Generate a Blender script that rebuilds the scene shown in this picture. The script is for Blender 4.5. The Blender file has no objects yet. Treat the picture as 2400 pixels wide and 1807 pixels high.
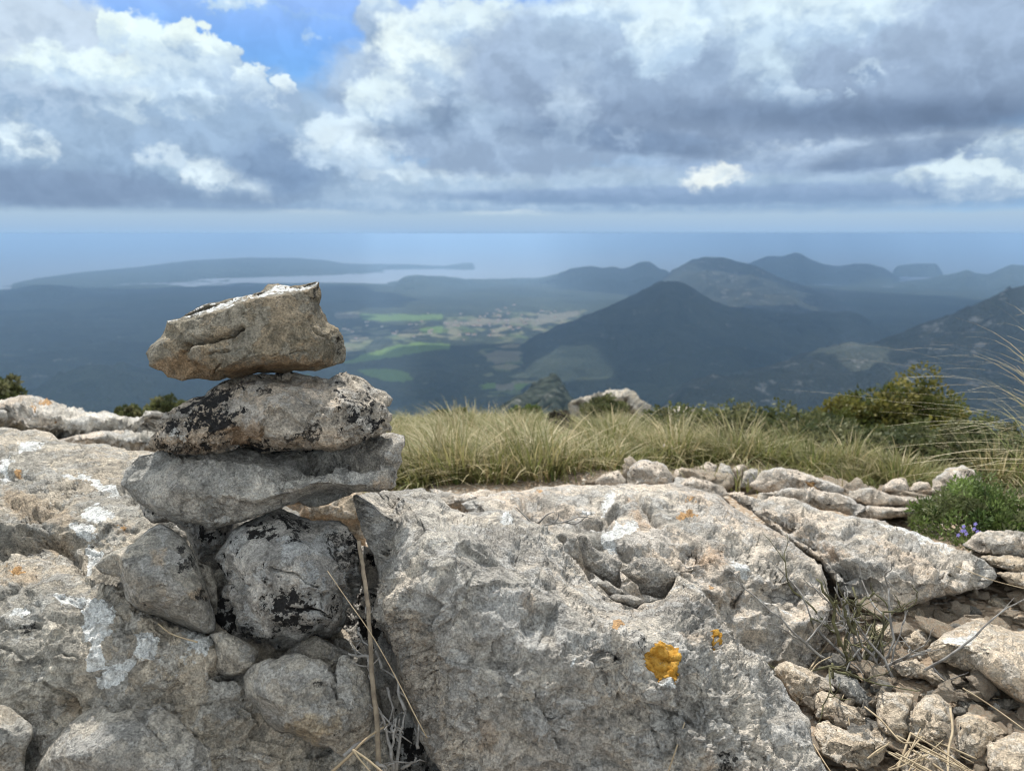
import bpy, bmesh, math, random
import numpy as np
from mathutils import Vector, Matrix
from mathutils.geometry import delaunay_2d_cdt

scene = bpy.context.scene
COL = scene.collection
R = math.radians

# ------------------------------------------------------------------ camera geometry
# measurements were taken on the photograph at 2400 x 1807; F is its focal length in pixels
F, CX, CY, HORIZON = 1750.0, 1200.0, 903.5, 548.0
PITCH = math.atan((CY - HORIZON) / F)
SP, CP = math.sin(PITCH), math.cos(PITCH)
SUN_EL, SUN_AZ = 53.0, -10.0        # degrees; azimuth to the right of the view direction (+Y)


def at(u, v, z):
    """World position (camera at origin, +Y ahead) of a sight line at axial depth z (arrays allowed)."""
    a = (np.asarray(u, float) - CX) / F * z
    k = (np.asarray(v, float) - CY) / F
    return np.stack([a + 0 * z, z * (CP - k * SP), -z * (SP + k * CP)], -1)


def depth_on(v, h):
    """axial depth at which the sight line of row v meets the level z = -h"""
    k = (v - CY) / F
    return h / (SP + k * CP)


def az_el(u, v):
    p = at(u, v, np.float64(1.0))
    return math.degrees(math.atan2(p[0], p[1])), math.degrees(math.asin(p[2] / np.linalg.norm(p)))


# ------------------------------------------------------------------ noise (vectorised)
def _h(ix, iy, iz, seed):
    with np.errstate(over='ignore'):
        h = (ix.astype(np.uint32) * np.uint32(374761393) + iy.astype(np.uint32) * np.uint32(668265263)
             + iz.astype(np.uint32) * np.uint32(2147483647) + np.uint32((seed * 974634777) & 0xffffffff))
        h = (h ^ (h >> np.uint32(13))) * np.uint32(1274126177)
        h = (h ^ (h >> np.uint32(16))) * np.uint32(2246822519)
        return h ^ (h >> np.uint32(13))


_G = np.array([(1, 1, 0), (-1, 1, 0), (1, -1, 0), (-1, -1, 0), (1, 0, 1), (-1, 0, 1), (1, 0, -1), (-1, 0, -1),
               (0, 1, 1), (0, -1, 1), (0, 1, -1), (0, -1, -1), (1, 1, 0), (-1, 1, 0), (0, -1, 1), (0, -1, -1)], float)


def perlin(p, seed=0):
    i = np.floor(p).astype(np.int64)
    f = p - i
    w = f * f * f * (f * (f * 6 - 15) + 10)
    out = 0
    for dx in (0, 1):
        for dy in (0, 1):
            for dz in (0, 1):
                g = _G[_h(i[:, 0] + dx, i[:, 1] + dy, i[:, 2] + dz, seed) & 15]
                d = (g * (f - np.array([dx, dy, dz]))).sum(1)
                wx = w[:, 0] if dx else 1 - w[:, 0]
                wy = w[:, 1] if dy else 1 - w[:, 1]
                wz = w[:, 2] if dz else 1 - w[:, 2]
                out = out + d * wx * wy * wz
    return out


def fbm(p, octv=5, gain=.5, seed=0):
    a, s, o = 1.0, 1.0, 0
    for k in range(octv):
        o = o + a * perlin(p * s + 17.3 * k, seed + k)
        a *= gain
        s *= 2.03
    return o


def ridged(p, octv=4, gain=.5, seed=0):
    a, s, o = 1.0, 1.0, 0
    for k in range(octv):
        o = o + a * (1 - 2 * np.abs(perlin(p * s + 9.1 * k, seed + k)))
        a *= gain
        s *= 2.07
    return o


def cells(p, seed=0):
    """nearest cell: distance, offset vector, second distance and a random unit vector for each cell"""
    i = np.floor(p).astype(np.int64)
    n = len(p)
    b1 = np.full(n, 9.); b2 = np.full(n, 9.)
    off = np.zeros((n, 3)); rnd = np.zeros((n, 3))
    for dx in (-1, 0, 1):
        for dy in (-1, 0, 1):
            for dz in (-1, 0, 1):
                c = i + np.array([dx, dy, dz])
                h = [_h(c[:, 0], c[:, 1], c[:, 2], seed + q).astype(float) / 4294967295. for q in (0, 31, 77)]
                v = p - (c + np.stack(h, 1))
                d = np.sqrt((v * v).sum(1))
                m = d < b1
                b2 = np.where(m, b1, np.minimum(b2, d))
                b1 = np.where(m, d, b1)
                off[m] = v[m]
                r = np.stack([_h(c[:, 0], c[:, 1], c[:, 2], seed + q).astype(float) / 2147483647. - 1 for q in (101, 131, 177)], 1)
                rnd[m] = r[m]
    return b1, off, b2, rnd


def chips(p, seed=0):
    """piecewise planar facets with small steps between them, as broken limestone has"""
    d, off, d2, rnd = cells(p, seed)
    return np.clip((off * rnd).sum(1), -.6, .6)


# ------------------------------------------------------------------ mesh helpers
def link_mesh(name, verts, faces, mat=None, parent=None, smooth=True, origin=None):
    verts = np.asarray(verts, float)
    if origin is None:
        origin = np.zeros(3)
    me = bpy.data.meshes.new(name)
    V = verts - np.asarray(origin)
    if isinstance(faces, np.ndarray):
        nf, k = faces.shape
        me.vertices.add(len(V)); me.vertices.foreach_set('co', V.astype(np.float32).ravel())
        me.loops.add(nf * k); me.loops.foreach_set('vertex_index', faces.astype(np.int32).ravel())
        me.polygons.add(nf)
        me.polygons.foreach_set('loop_start', (np.arange(nf) * k).astype(np.int32))
        me.polygons.foreach_set('loop_total', np.full(nf, k, np.int32))
        me.update(calc_edges=True); me.validate()
    else:
        me.from_pydata(V.tolist(), [], faces); me.update()
    if smooth:
        me.polygons.foreach_set('use_smooth', np.ones(len(me.polygons), bool))
    if mat:
        me.materials.append(mat)
    o = bpy.data.objects.new(name, me)
    o.location = origin
    COL.objects.link(o)
    if parent is not None:
        o.parent = parent
        o.location = np.asarray(origin) - np.array(parent.location)
    return o


def empty(name, loc):
    o = bpy.data.objects.new(name, None)
    o.empty_display_size = .05
    o.location = loc
    COL.objects.link(o)
    return o


def tag(o, label=None, cat=None, group=None, kind=None):
    if label: o['label'] = label
    if cat: o['category'] = cat
    if group: o['group'] = group
    if kind: o['kind'] = kind
    return o


def color_attr(o, name, arr):
    a = o.data.color_attributes.new(name, 'FLOAT_COLOR', 'POINT')
    a.data.foreach_set('color', np.asarray(arr, np.float32).ravel())


def vnormals(V, T):
    n = np.cross(V[T[:, 1]] - V[T[:, 0]], V[T[:, 2]] - V[T[:, 0]])
    N = np.zeros_like(V)
    for k in range(3):
        for c in range(3):
            N[:, c] += np.bincount(T[:, k], n[:, c], len(V))
    return N / np.maximum(np.linalg.norm(N, axis=1, keepdims=True), 1e-12)


def in_poly(P, poly):
    x, y = P[:, 0], P[:, 1]
    ins = np.zeros(len(P), bool)
    n = len(poly)
    for i in range(n):
        x1, y1 = poly[i][:2]; x2, y2 = poly[(i + 1) % n][:2]
        if y1 == y2: continue
        c = (y1 > y) != (y2 > y)
        ins ^= c & (x < (x2 - x1) * (y - y1) / (y2 - y1) + x1)
    return ins


def dist_line(P, line, closed=False):
    L = np.array([q[:2] for q in line], float)
    A = L if closed else L[:-1]
    B = np.roll(L, -1, 0) if closed else L[1:]
    best = np.full(len(P), 1e9)
    for a, b in zip(A, B):
        d = b - a
        t = np.clip(((P - a) @ d) / max(d @ d, 1e-9), 0, 1)
        q = P - a - t[:, None] * d
        best = np.minimum(best, np.sqrt((q * q).sum(1)))
    return best


def lin(c):
    c = [x / 255. for x in c]
    return tuple(x / 12.92 if x <= .04045 else ((x + .055) / 1.055) ** 2.4 for x in c)
# ------------------------------------------------------------------ materials
class NT:
    """small wrapper for building node trees"""
    def __init__(s, tree):
        s.t = tree
    def n(s, typ, **kw):
        nd = s.t.nodes.new(typ)
        for k, v in kw.items():
            setattr(nd, k, v)
        return nd
    def put(s, sock, val):
        if isinstance(val, bpy.types.NodeSocket):
            s.t.links.new(val, sock)
        elif val is not None:
            sock.default_value = val
    def math(s, op, a, b=None, c=None, clamp=False):
        nd = s.n('ShaderNodeMath', operation=op, use_clamp=clamp)
        s.put(nd.inputs[0], a)
        if b is not None: s.put(nd.inputs[1], b)
        if c is not None: s.put(nd.inputs[2], c)
        return nd.outputs[0]
    def vmath(s, op, a, b=None, c=None, scale=None):
        nd = s.n('ShaderNodeVectorMath', operation=op)
        s.put(nd.inputs[0], a)
        if b is not None: s.put(nd.inputs[1], b)
        if c is not None: s.put(nd.inputs[2], c)
        if scale is not None: s.put(nd.inputs['Scale'], scale)
        return nd.outputs['Value'] if op in ('LENGTH', 'DOT_PRODUCT', 'DISTANCE') else nd.outputs[0]
    def noise(s, vec, scale, detail=4., rough=.55, dist=0., color=False, ntype='FBM', dim='3D'):
        nd = s.n('ShaderNodeTexNoise', noise_dimensions=dim)
        nd.noise_type = ntype
        s.put(nd.inputs['Vector'], vec)
        s.put(nd.inputs['Scale'], scale); nd.inputs['Detail'].default_value = detail
        nd.inputs['Roughness'].default_value = rough; nd.inputs['Distortion'].default_value = dist
        return nd.outputs['Color' if color else 'Fac']
    def vor(s, vec, scale, feature='F1', detail=0., out='Distance', rough=.5, dim='3D'):
        nd = s.n('ShaderNodeTexVoronoi', feature=feature, voronoi_dimensions=dim)
        s.put(nd.inputs['Vector'], vec)
        nd.inputs['Scale'].default_value = scale
        if 'Detail' in nd.inputs:
            nd.inputs['Detail'].default_value = detail
            nd.inputs['Roughness'].default_value = rough
        return nd.outputs[out]
    def ramp(s, x, a, b, lo=0., hi=1., smooth=True):
        nd = s.n('ShaderNodeMapRange', interpolation_type='SMOOTHSTEP' if smooth else 'LINEAR')
        s.put(nd.inputs['Value'], x)
        s.put(nd.inputs['From Min'], a); s.put(nd.inputs['From Max'], b)
        s.put(nd.inputs['To Min'], lo); s.put(nd.inputs['To Max'], hi)
        return nd.outputs[0]
    def mix(s, f, a, b, blend='MIX'):
        nd = s.n('ShaderNodeMix', data_type='RGBA', blend_type=blend)
        nd.clamp_factor = True
        s.put(nd.inputs[0], f)
        for sock, v in ((nd.inputs[6], a), (nd.inputs[7], b)):
            if isinstance(v, (tuple, list)) and len(v) == 3: v = (*v, 1.)
            s.put(sock, v)
        return nd.outputs[2]


def new_mat(name):
    m = bpy.data.materials.new(name)
    m.use_nodes = True
    t = m.node_tree
    t.nodes.clear()
    k = NT(t)
    out = k.n('ShaderNodeOutputMaterial')
    b = k.n('ShaderNodeBsdfPrincipled')
    t.links.new(b.outputs[0], out.inputs['Surface'])
    return m, k, b


def rock_mat(name, c_a, c_b, crust=(.38, .37, .35), black=.3, white=.3, warm=(.42, .30, .19), warmth=.25,
             shift=0., grain=1., pits=.4, bump=1., sc=1., strata=0.):
    m, k, b = new_mat(name)
    tc = k.n('ShaderNodeTexCoord').outputs['Object']
    p0 = k.vmath('ADD', tc, (shift, shift * .7 + .3, -shift))
    w = k.noise(p0, 6. * sc, 3, .5, color=True)
    p = k.vmath('MULTIPLY_ADD', w, (.09, .09, .09), p0)
    if strata:
        p = k.vmath('MULTIPLY', p, (1, 1, 1 + strata))
    n1 = k.noise(p, 9. * sc, 7, .62)
    n2 = k.noise(p, 21. * sc, 7, .64)
    n3 = k.noise(p0, 330., 3, .7)
    n4 = k.noise(p0, 75., 6, .7)
    n5 = k.noise(p, 4.5 * sc, 4, .55)
    c_a = tuple(x * y for x, y in zip(c_a, (1.15, 1.11, 1.06))); c_b = tuple(x * y for x, y in zip(c_b, (1.43, 1.38, 1.31)))
    col = k.mix(k.ramp(n1, .42, .58), c_a, c_b)
    # weathered warm stains
    col = k.mix(k.math('MULTIPLY', k.ramp(k.math('ADD', n5, k.math('MULTIPLY', n4, .35)), .60, .80), warmth), col, warm)
    # crustose lichen flakes and their thin dark rims
    fl = k.ramp(n2, .515, .535)
    col = k.mix(k.math('MULTIPLY', fl, .55), col, crust)
    rim = k.ramp(k.math('ABSOLUTE', k.math('SUBTRACT', n2, .522)), .0, .012, 1., 0.)
    rim = k.math('MULTIPLY', rim, k.ramp(n4, .45, .6))
    col = k.mix(k.math('MULTIPLY', rim, .55), col, (.06, .055, .05))
    # second, darker flakes
    n6 = k.noise(p, 34. * sc, 6, .6)
    col = k.mix(k.math('MULTIPLY', k.ramp(n6, .55, .58), .55), col, tuple(x * .55 for x in c_a))
    # black specks gathered in patches
    bs = k.noise(p0, 62., 5, .72)
    reg = k.noise(p0, 9., 3, .5)
    tb = k.math('ADD', bs, k.math('MULTIPLY', k.math('SUBTRACT', reg, .5), 1.1))
    lo = .88 - .33 * black
    col = k.mix(k.ramp(tb, lo, lo + .05), col, (.022, .021, .021))
    # pale flecks
    ws = k.noise(k.vmath('ADD', p0, (3.1, 1.7, .4)), 48., 5, .7)
    tw = k.math('ADD', ws, k.math('MULTIPLY', k.math('SUBTRACT', n5, .5), .9))
    lo = .86 - .3 * white
    col = k.mix(k.math('MULTIPLY', k.ramp(tw, lo, lo + .05), .8), col, (.60, .59, .56))
    # traced lichen patches: R white (also a painted sunlit rim), G orange, B black, A brown
    at_ = k.n('ShaderNodeAttribute', attribute_name='lichen')
    sep = k.n('ShaderNodeSeparateColor')
    k.put(sep.inputs[0], at_.outputs['Color'])
    jag = k.math('MULTIPLY', k.math('SUBTRACT', k.noise(p0, 50., 7, .74), .5), 2.4)
    jag2 = k.math('MULTIPLY', k.math('SUBTRACT', n4, .5), .9)
    def patch(sock, thr=.5, wd=.06, soft=0.):
        j = k.math('ADD', k.math('MULTIPLY', jag, k.math('MULTIPLY', k.math('GREATER_THAN', sock, .001), 1.)), sock)
        return k.ramp(j, thr, thr + wd)
    col = k.mix(k.math('MULTIPLY', k.ramp(k.math('ADD', at_.outputs['Alpha'], jag2), .35, .75), .62), col, k.mix(n4, tuple(x * .72 for x in warm), warm))
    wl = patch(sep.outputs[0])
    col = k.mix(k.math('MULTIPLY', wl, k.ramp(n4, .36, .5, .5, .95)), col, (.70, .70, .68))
    col = k.mix(k.math('MULTIPLY', patch(sep.outputs[2], .42, .1), k.ramp(k.noise(p0, 130., 5, .72), .43, .54, .06, .92)), col, (.018, .017, .017))
    col = k.mix(k.math('MULTIPLY', patch(sep.outputs[1]), .85), col, k.mix(n4, (.40, .21, .07), (.52, .30, .12)))
    # mineral grain
    g = k.ramp(n3, .28, .72, 1 - .50 * grain, 1 + .50 * grain, smooth=False)
    g2 = k.ramp(n4, .28, .72, 1 - .42 * grain, 1 + .42 * grain, smooth=False)
    gg = k.math('MULTIPLY', g, g2)
    cg = k.n('ShaderNodeCombineColor')
    for i in range(3): k.put(cg.inputs[i], gg)
    col = k.mix(1., col, cg.outputs[0], 'MULTIPLY')
    pv = k.vor(k.vmath('MULTIPLY_ADD', k.noise(p0, 60., 2, color=True), (.02, .02, .02), p0), 105.)
    pr = k.math('MULTIPLY', k.ramp(pv, .12, .34, 1., 0.), k.ramp(n5, .46, .62))
    col = k.mix(k.math('MULTIPLY', pr, pits * .6), col, (.05, .047, .043))
    k.put(b.inputs['Base Color'], col)
    b.inputs['Roughness'].default_value = .93
    b.inputs['Specular IOR Level'].default_value = .22
    h = k.math('MULTIPLY_ADD', n2, .9, k.math('MULTIPLY', n1, .8))
    h = k.math('MULTIPLY_ADD', n4, .75, h)
    h = k.math('MULTIPLY_ADD', n3, .17, h)
    h = k.math('MULTIPLY_ADD', pr, -.35 * pits, h)
    h = k.math('MULTIPLY_ADD', fl, .06, h)
    bp = k.n('ShaderNodeBump')
    bp.inputs['Strength'].default_value = 1.
    bp.inputs['Distance'].default_value = .020 * bump
    k.put(bp.inputs['Height'], h)
    k.put(b.inputs['Normal'], bp.outputs[0])
    return m


def plain_mat(name, c1, c2, scale, rough=.85, trans=0., bump=0., attr=None):
    m, k, b = new_mat(name)
    tc = k.n('ShaderNodeTexCoord').outputs['Object']
    nz = k.noise(tc, scale, 5, .6)
    col = k.mix(k.ramp(nz, .32, .68), c1, c2)
    if attr:
        a = k.n('ShaderNodeAttribute', attribute_name=attr)
        col = k.mix(1., col, a.outputs['Color'], 'MULTIPLY')
    k.put(b.inputs['Base Color'], col)
    b.inputs['Roughness'].default_value = rough
    b.inputs['Specular IOR Level'].default_value = .25
    if bump:
        bp = k.n('ShaderNodeBump')
        bp.inputs['Distance'].default_value = bump
        k.put(bp.inputs['Height'], nz); k.put(b.inputs['Normal'], bp.outputs[0])
    if trans:
        tr = k.n('ShaderNodeBsdfTranslucent')
        k.put(tr.inputs[0], col)
        mx = k.n('ShaderNodeMixShader')
        mx.inputs[0].default_value = trans
        out = [n for n in m.node_tree.nodes if n.type == 'OUTPUT_MATERIAL'][0]
        k.put(mx.inputs[1], b.outputs[0]); k.put(mx.inputs[2], tr.outputs[0])
        k.put(out.inputs['Surface'], mx.outputs[0])
    return m


M = {}
GREY, GREYB = (.25, .245, .23), (.37, .355, .325)
M['slab'] = rock_mat('limestone_slab_grey', (.24, .24, .23), (.33, .325, .31), black=.22, white=.35, warmth=.2, shift=1.3, pits=.25)
M['top'] = rock_mat('limestone_olive_grey', (.175, .158, .122), (.215, .196, .155), crust=(.27, .255, .215), black=.12, white=.25, warm=(.30, .19, .10), warmth=.35, shift=2.7, pits=.1)
M['mid'] = rock_mat('limestone_black_mottled', (.30, .275, .24), (.44, .40, .35), crust=(.42, .40, .37), black=.93, white=.45, warm=(.40, .28, .18), warmth=.4, shift=4.1, pits=.3)
M['dark'] = rock_mat('limestone_black_lichen', (.27, .265, .255), (.38, .37, .355), crust=(.42, .43, .43), black=.88, white=.55, warmth=.12, shift=5.9, pits=.3)
M['small'] = rock_mat('limestone_smooth_grey', (.215, .21, .195), (.28, .27, .245), black=.3, white=.18, warm=(.36, .27, .18), warmth=.35, shift=7.3, pits=.15, bump=.75)
M['low'] = rock_mat('limestone_dull_grey', (.225, .22, .208), (.30, .29, .27), black=.2, white=.3, warm=(.42, .33, .21), warmth=.2, shift=8.8, pits=.1, bump=.8)
M['left'] = rock_mat('limestone_boulder_streaked', (.27, .26, .235), (.40, .375, .33), crust=(.40, .39, .365), black=.22, white=.45, warm=(.40, .30, .20), warmth=.35, shift=10.2, pits=.35)
M['right'] = rock_mat('limestone_boulder_pitted', (.30, .29, .272), (.42, .40, .365), crust=(.44, .43, .41), black=.14, white=.42, warm=(.44, .34, .25), warmth=.3, shift=12.9, pits=.75)
M['mid_boulder'] = rock_mat('limestone_boulder_pale', (.33, .315, .29), (.47, .43, .38), crust=(.50, .485, .46), black=.2, white=.45, warm=(.50, .34, .22), warmth=.3, shift=15.5, pits=.4)
M['pale'] = rock_mat('limestone_fragment_pale', (.48, .41, .325), (.53, .465, .385), crust=(.52, .49, .44), black=.16, white=.4, warm=(.50, .33, .20), warmth=.45, shift=18.1, pits=.25, sc=1.6)
M['pale2'] = rock_mat('limestone_fragment_beige', (.42, .355, .275), (.50, .43, .34), crust=(.46, .43, .38), black=.12, white=.3, warm=(.44, .26, .15), warmth=.6, shift=21.4, pits=.2, sc=1.9)
M['ledge'] = rock_mat('limestone_ledge', (.36, .345, .315), (.50, .475, .44), crust=(.5, .49, .47), black=.3, white=.4, warm=(.50, .33, .20), warmth=.3, shift=25.4, pits=.2, sc=.6)
def lichen_mat():
    m, k, b = new_mat('orange_lichen')
    tc = k.n('ShaderNodeTexCoord').outputs['Object']
    n1 = k.noise(tc, 90., 5, .65); n2 = k.noise(tc, 210., 4, .7); n3 = k.noise(tc, 60., 5, .7)
    col = k.mix(k.ramp(n1, .35, .65), (.33, .155, .018), (.50, .285, .06))
    col = k.mix(k.math('MULTIPLY', k.ramp(n2, .55, .70), .6), col, (.20, .10, .02))
    col = k.mix(k.math('MULTIPLY', k.ramp(n3, .60, .66), .75), col, (.36, .31, .24))
    k.put(b.inputs['Base Color'], col)
    b.inputs['Roughness'].default_value = .95
    b.inputs['Specular IOR Level'].default_value = .15
    bp = k.n('ShaderNodeBump'); bp.inputs['Distance'].default_value = .006
    k.put(bp.inputs['Height'], k.math('MULTIPLY_ADD', n2, .5, n1)); k.put(b.inputs['Normal'], bp.outputs[0])
    return m


M['orange'] = lichen_mat()
M['straw'] = plain_mat('dry_straw', (.25, .19, .12), (.38, .31, .21), 40., attr='tint')
M['stem'] = plain_mat('dry_stem', (.12, .095, .07), (.22, .18, .13), 90., bump=.002)
M['twig'] = plain_mat('grey_twig', (.14, .13, .12), (.30, .285, .265), 60., bump=.002)
M['mosstwig'] = plain_mat('mossy_twig', (.06, .055, .035), (.13, .125, .06), 50., bump=.002)
M['grass'] = plain_mat('tussock_grass', (.85, .85, .85), (1, 1, 1), 6., rough=.6, trans=.35, attr='tint')
M['leaf'] = plain_mat('shrub_leaf', (.75, .75, .75), (1, 1, 1), 9., rough=.6, trans=.3, attr='tint')
M['petal'] = plain_mat('violet_petal', (.22, .2, .55), (.34, .30, .68), 40., rough=.6, trans=.3)
# ------------------------------------------------------------------ daylight: sky with clouds, sun
EXPOSURE = .35
SKY_STRENGTH = .12
SKY_FILL = 2.7      # overhead and rear clouds, brightened beyond those ahead to lift fill in the shade


def generic_sky(k, d, el):
    """clear sky plus broken cumulus, used for the whole hemisphere"""
    sky = k.n('ShaderNodeTexSky', sky_type='NISHITA')
    sky.sun_disc = False
    sky.sun_elevation = R(SUN_EL)
    sky.sun_rotation = R(SUN_AZ)
    sky.altitude = 600.
    base = k.mix(1., sky.outputs[0], (.80, 1.0, 1.2), 'MULTIPLY')
    sz = k.n('ShaderNodeSeparateXYZ'); k.put(sz.inputs[0], d)
    high = k.math('MAXIMUM', k.ramp(sz.outputs[2], .30, .60), k.ramp(sz.outputs[1], .65, .0))
    ds = k.vmath('MULTIPLY', d, (1., 1., 1.9))
    cl = k.noise(ds, 2.3, 4, .58)
    gen = k.mix(k.ramp(k.noise(k.vmath('ADD', ds, (0, 0, .12)), 2.3, 4, .58), .36, .62), c(CLOUD_WHITE), c(CLOUD_GREY))
    gen = k.mix(1., gen, k_comb(k, k.ramp(high, 0., 1., 1., SKY_FILL, smooth=False)), 'MULTIPLY')
    return base, k.ramp(cl, .40, .52), gen


CLOUD_WHITE, CLOUD_GREY = (248, 245, 238), (178, 180, 186)


def c(rgb):
    return tuple(x * t / SKY_STRENGTH / 2 ** EXPOSURE for x, t in zip(lin(rgb), (.955, 1.015, 1.0)))


def build_world():
    w = bpy.data.worlds.new('World')
    scene.world = w
    w.use_nodes = True
    t = w.node_tree
    t.nodes.clear()
    k = NT(t)
    out = k.n('ShaderNodeOutputWorld')
    bg = k.n('ShaderNodeBackground')
    bg.inputs['Strength'].default_value = SKY_STRENGTH
    t.links.new(bg.outputs[0], out.inputs['Surface'])
    d = k.n('ShaderNodeTexCoord').outputs['Generated']
    base, al, gen = generic_sky(k, d, None)
    k.put(bg.inputs['Color'], k.mix(al, base, gen))
    w.cycles.sampling_method = 'MANUAL'
    w.cycles.sample_map_resolution = 1024


DEG = 180 / math.pi


def cloud_mat(name, strokes):
    """one stretch of the sky dome: layered clouds given by direction (azimuth and elevation in degrees)"""
    m_ = bpy.data.materials.new(name)
    m_.use_nodes = True
    m_.cycles.emission_sampling = 'NONE'
    t = m_.node_tree
    t.nodes.clear()
    k = NT(t)
    out = k.n('ShaderNodeOutputMaterial')
    em = k.n('ShaderNodeEmission')
    em.inputs['Strength'].default_value = SKY_STRENGTH
    t.links.new(em.outputs[0], out.inputs['Surface'])
    d = k.vmath('NORMALIZE', k.n('ShaderNodeTexCoord').outputs['Object'])
    sx = k.n('ShaderNodeSeparateXYZ'); k.put(sx.inputs[0], d)
    X, Y, Z = sx.outputs
    az = k.math('MULTIPLY', k.math('ARCTAN2', X, Y), DEG)
    el = k.math('MULTIPLY', k.math('ARCSINE', Z), DEG)
    cv = k.n('ShaderNodeCombineXYZ')
    k.put(cv.inputs[0], az); k.put(cv.inputs[1], el); cv.inputs[2].default_value = 3.3
    P = cv.outputs[0]
    half = (.5, .5, .5)
    Ps = k.vmath('MULTIPLY', P, (1., 1.4, 1.))
    w1 = k.vmath('SUBTRACT', k.noise(Ps, .30, 2, .5, color=True, dim='2D'), half)
    w2 = k.vmath('SUBTRACT', k.noise(Ps, 1.0, 6, .60, color=True, dim='2D'), half)
    big = k.vmath('ADD', k.vmath('MULTIPLY_ADD', w1, (1.6, 1.2, 0), P), k.vmath('MULTIPLY', w2, (1.5, 1.2, 0)))
    # billowing edge: cauliflower outline from rounded cells
    vb = k.vor(k.vmath('MULTIPLY_ADD', w2, (.8, .8, 0), Ps), .80, 'F1', 1.5, 'Distance', .5, dim='2D')
    w3 = k.vmath('SUBTRACT', k.noise(Ps, .60, 7, .66, color=True, dim='2D'), half)
    wisp = k.vmath('ADD', k.vmath('MULTIPLY_ADD', w1, (1.6, 1.0, 0), P), k.vmath('MULTIPLY', w3, (4.4, 2.9, 0)))
    flat = k.vmath('MULTIPLY_ADD', k.vmath('SUBTRACT', k.noise(k.vmath('MULTIPLY', P, (.45, 1.6, 1.)), .8, 5, .6, color=True, dim='2D'), half), (3.4, .7, 0), P)
    base, gal, gen = generic_sky(k, d, el)
    base = k.mix(k.ramp(el, 17., 9., 0., 1.), base, k.mix(k.ramp(el, 6., 15.), c((150, 192, 238)), c((96, 164, 242))))
    outside = k.math('MAXIMUM', k.ramp(el, 17., 23.), k.ramp(k.math('ABSOLUTE', az), 37., 43.))
    state = {'c': base}
    ninner = k.noise(k.vmath('MULTIPLY_ADD', w1, (2.2, 2.2, 0), Ps), .36, 3, .55, dim='2D')
    # emboss: difference of the same noise sampled towards the light
    e0 = k.noise(big, .5, 3, .5, dim='2D')
    e1 = k.noise(k.vmath('ADD', big, (.3, .8, 0)), .5, 3, .5, dim='2D')
    emb = k.math('SUBTRACT', e0, e1)
    fine = k.math('SUBTRACT', k.noise(wisp, .9, 4, .55, dim='2D'), .5)
    doms = {'big': big, 'wisp': wisp, 'flat': flat, 'plain': P}

    for s in strokes:
        a0, e0_, ra, re = s['a0'], s['e0'], s['ra'], s['re']
        dom = doms[s.get('dom', 'big')]
        soft, op, puff = s.get('soft', .25), s.get('op', 1.), s.get('puff', 0.)
        lo, hi, gr = s.get('lo', -.6), s.get('hi', .7), s.get('gr', 1.)
        # (the negligible term in the previous colour only makes the strokes evaluate one after the other)
        off = k.vmath('MULTIPLY_ADD', state['c'], (1e-9, 1e-9, 0), (-a0 / ra, -e0_ / re, 0))
        m = k.vmath('MULTIPLY_ADD', dom, (1 / ra, 1 / re, 0), off)
        if s.get('tilt'):
            vr = k.n('ShaderNodeVectorRotate', rotation_type='Z_AXIS')
            k.put(vr.inputs[0], k.vmath('MULTIPLY', m, (ra, re, 0)))
            vr.inputs['Angle'].default_value = R(s['tilt'])
            m = k.vmath('MULTIPLY', vr.outputs[0], (1 / ra, 1 / re, 0))
        dist = k.vmath('LENGTH', m)
        if puff:
            dist = k.math('MULTIPLY_ADD', vb, puff / max(min(ra, re), .8), dist)
        al = k.ramp(dist, 1. - soft, 1., op, 0.)
        if s['top'] == s['bot']:
            colr = c(s['top'])
        else:
            sy = k.vmath('DOT_PRODUCT', m, (0., 1., 0.))
            f = k.math('MULTIPLY_ADD', emb, 1.0 * gr, k.ramp(sy, lo, hi))
            f = k.math('MULTIPLY_ADD', fine, .5 * gr, f, clamp=True)
            if s['top'][0] > 215:
                f = k.math('MULTIPLY_ADD', f, 1.25, .05, clamp=True)
            colr = k.mix(f, c(s['bot']), c(tuple(min(255, x * 1.03) for x in s['top'])) if s['top'][0] > 215 else c(s['top']))
        state['c'] = k.mix(al, state['c'], colr)
    col = state['c']
    mm = k.ramp(k.math('MULTIPLY_ADD', emb, .8, ninner), .3, .72, .94, 1.05, smooth=False)
    mm = k.mix(k.ramp(el, 1.5, 4.5), (1, 1, 1), k_comb(k, mm))
    col = k.mix(1., col, mm, 'MULTIPLY')
    col = k.mix(outside, col, k.mix(gal, base, gen))
    # lowest air along the horizon
    col = k.mix(k.ramp(k.math('MULTIPLY_ADD', k.math('SUBTRACT', k.noise(flat, .5, 2, .5, dim='2D'), .5), .3, el), 1.2, 1.9, 1., 0.), col, k.mix(k.ramp(el, .25, 1.7), k.mix(k.ramp(el, -.1, .7), c((158, 185, 220)), c((166, 190, 221))), c((178, 198, 221))))
    k.put(em.inputs['Color'], col)
    return m_


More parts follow.
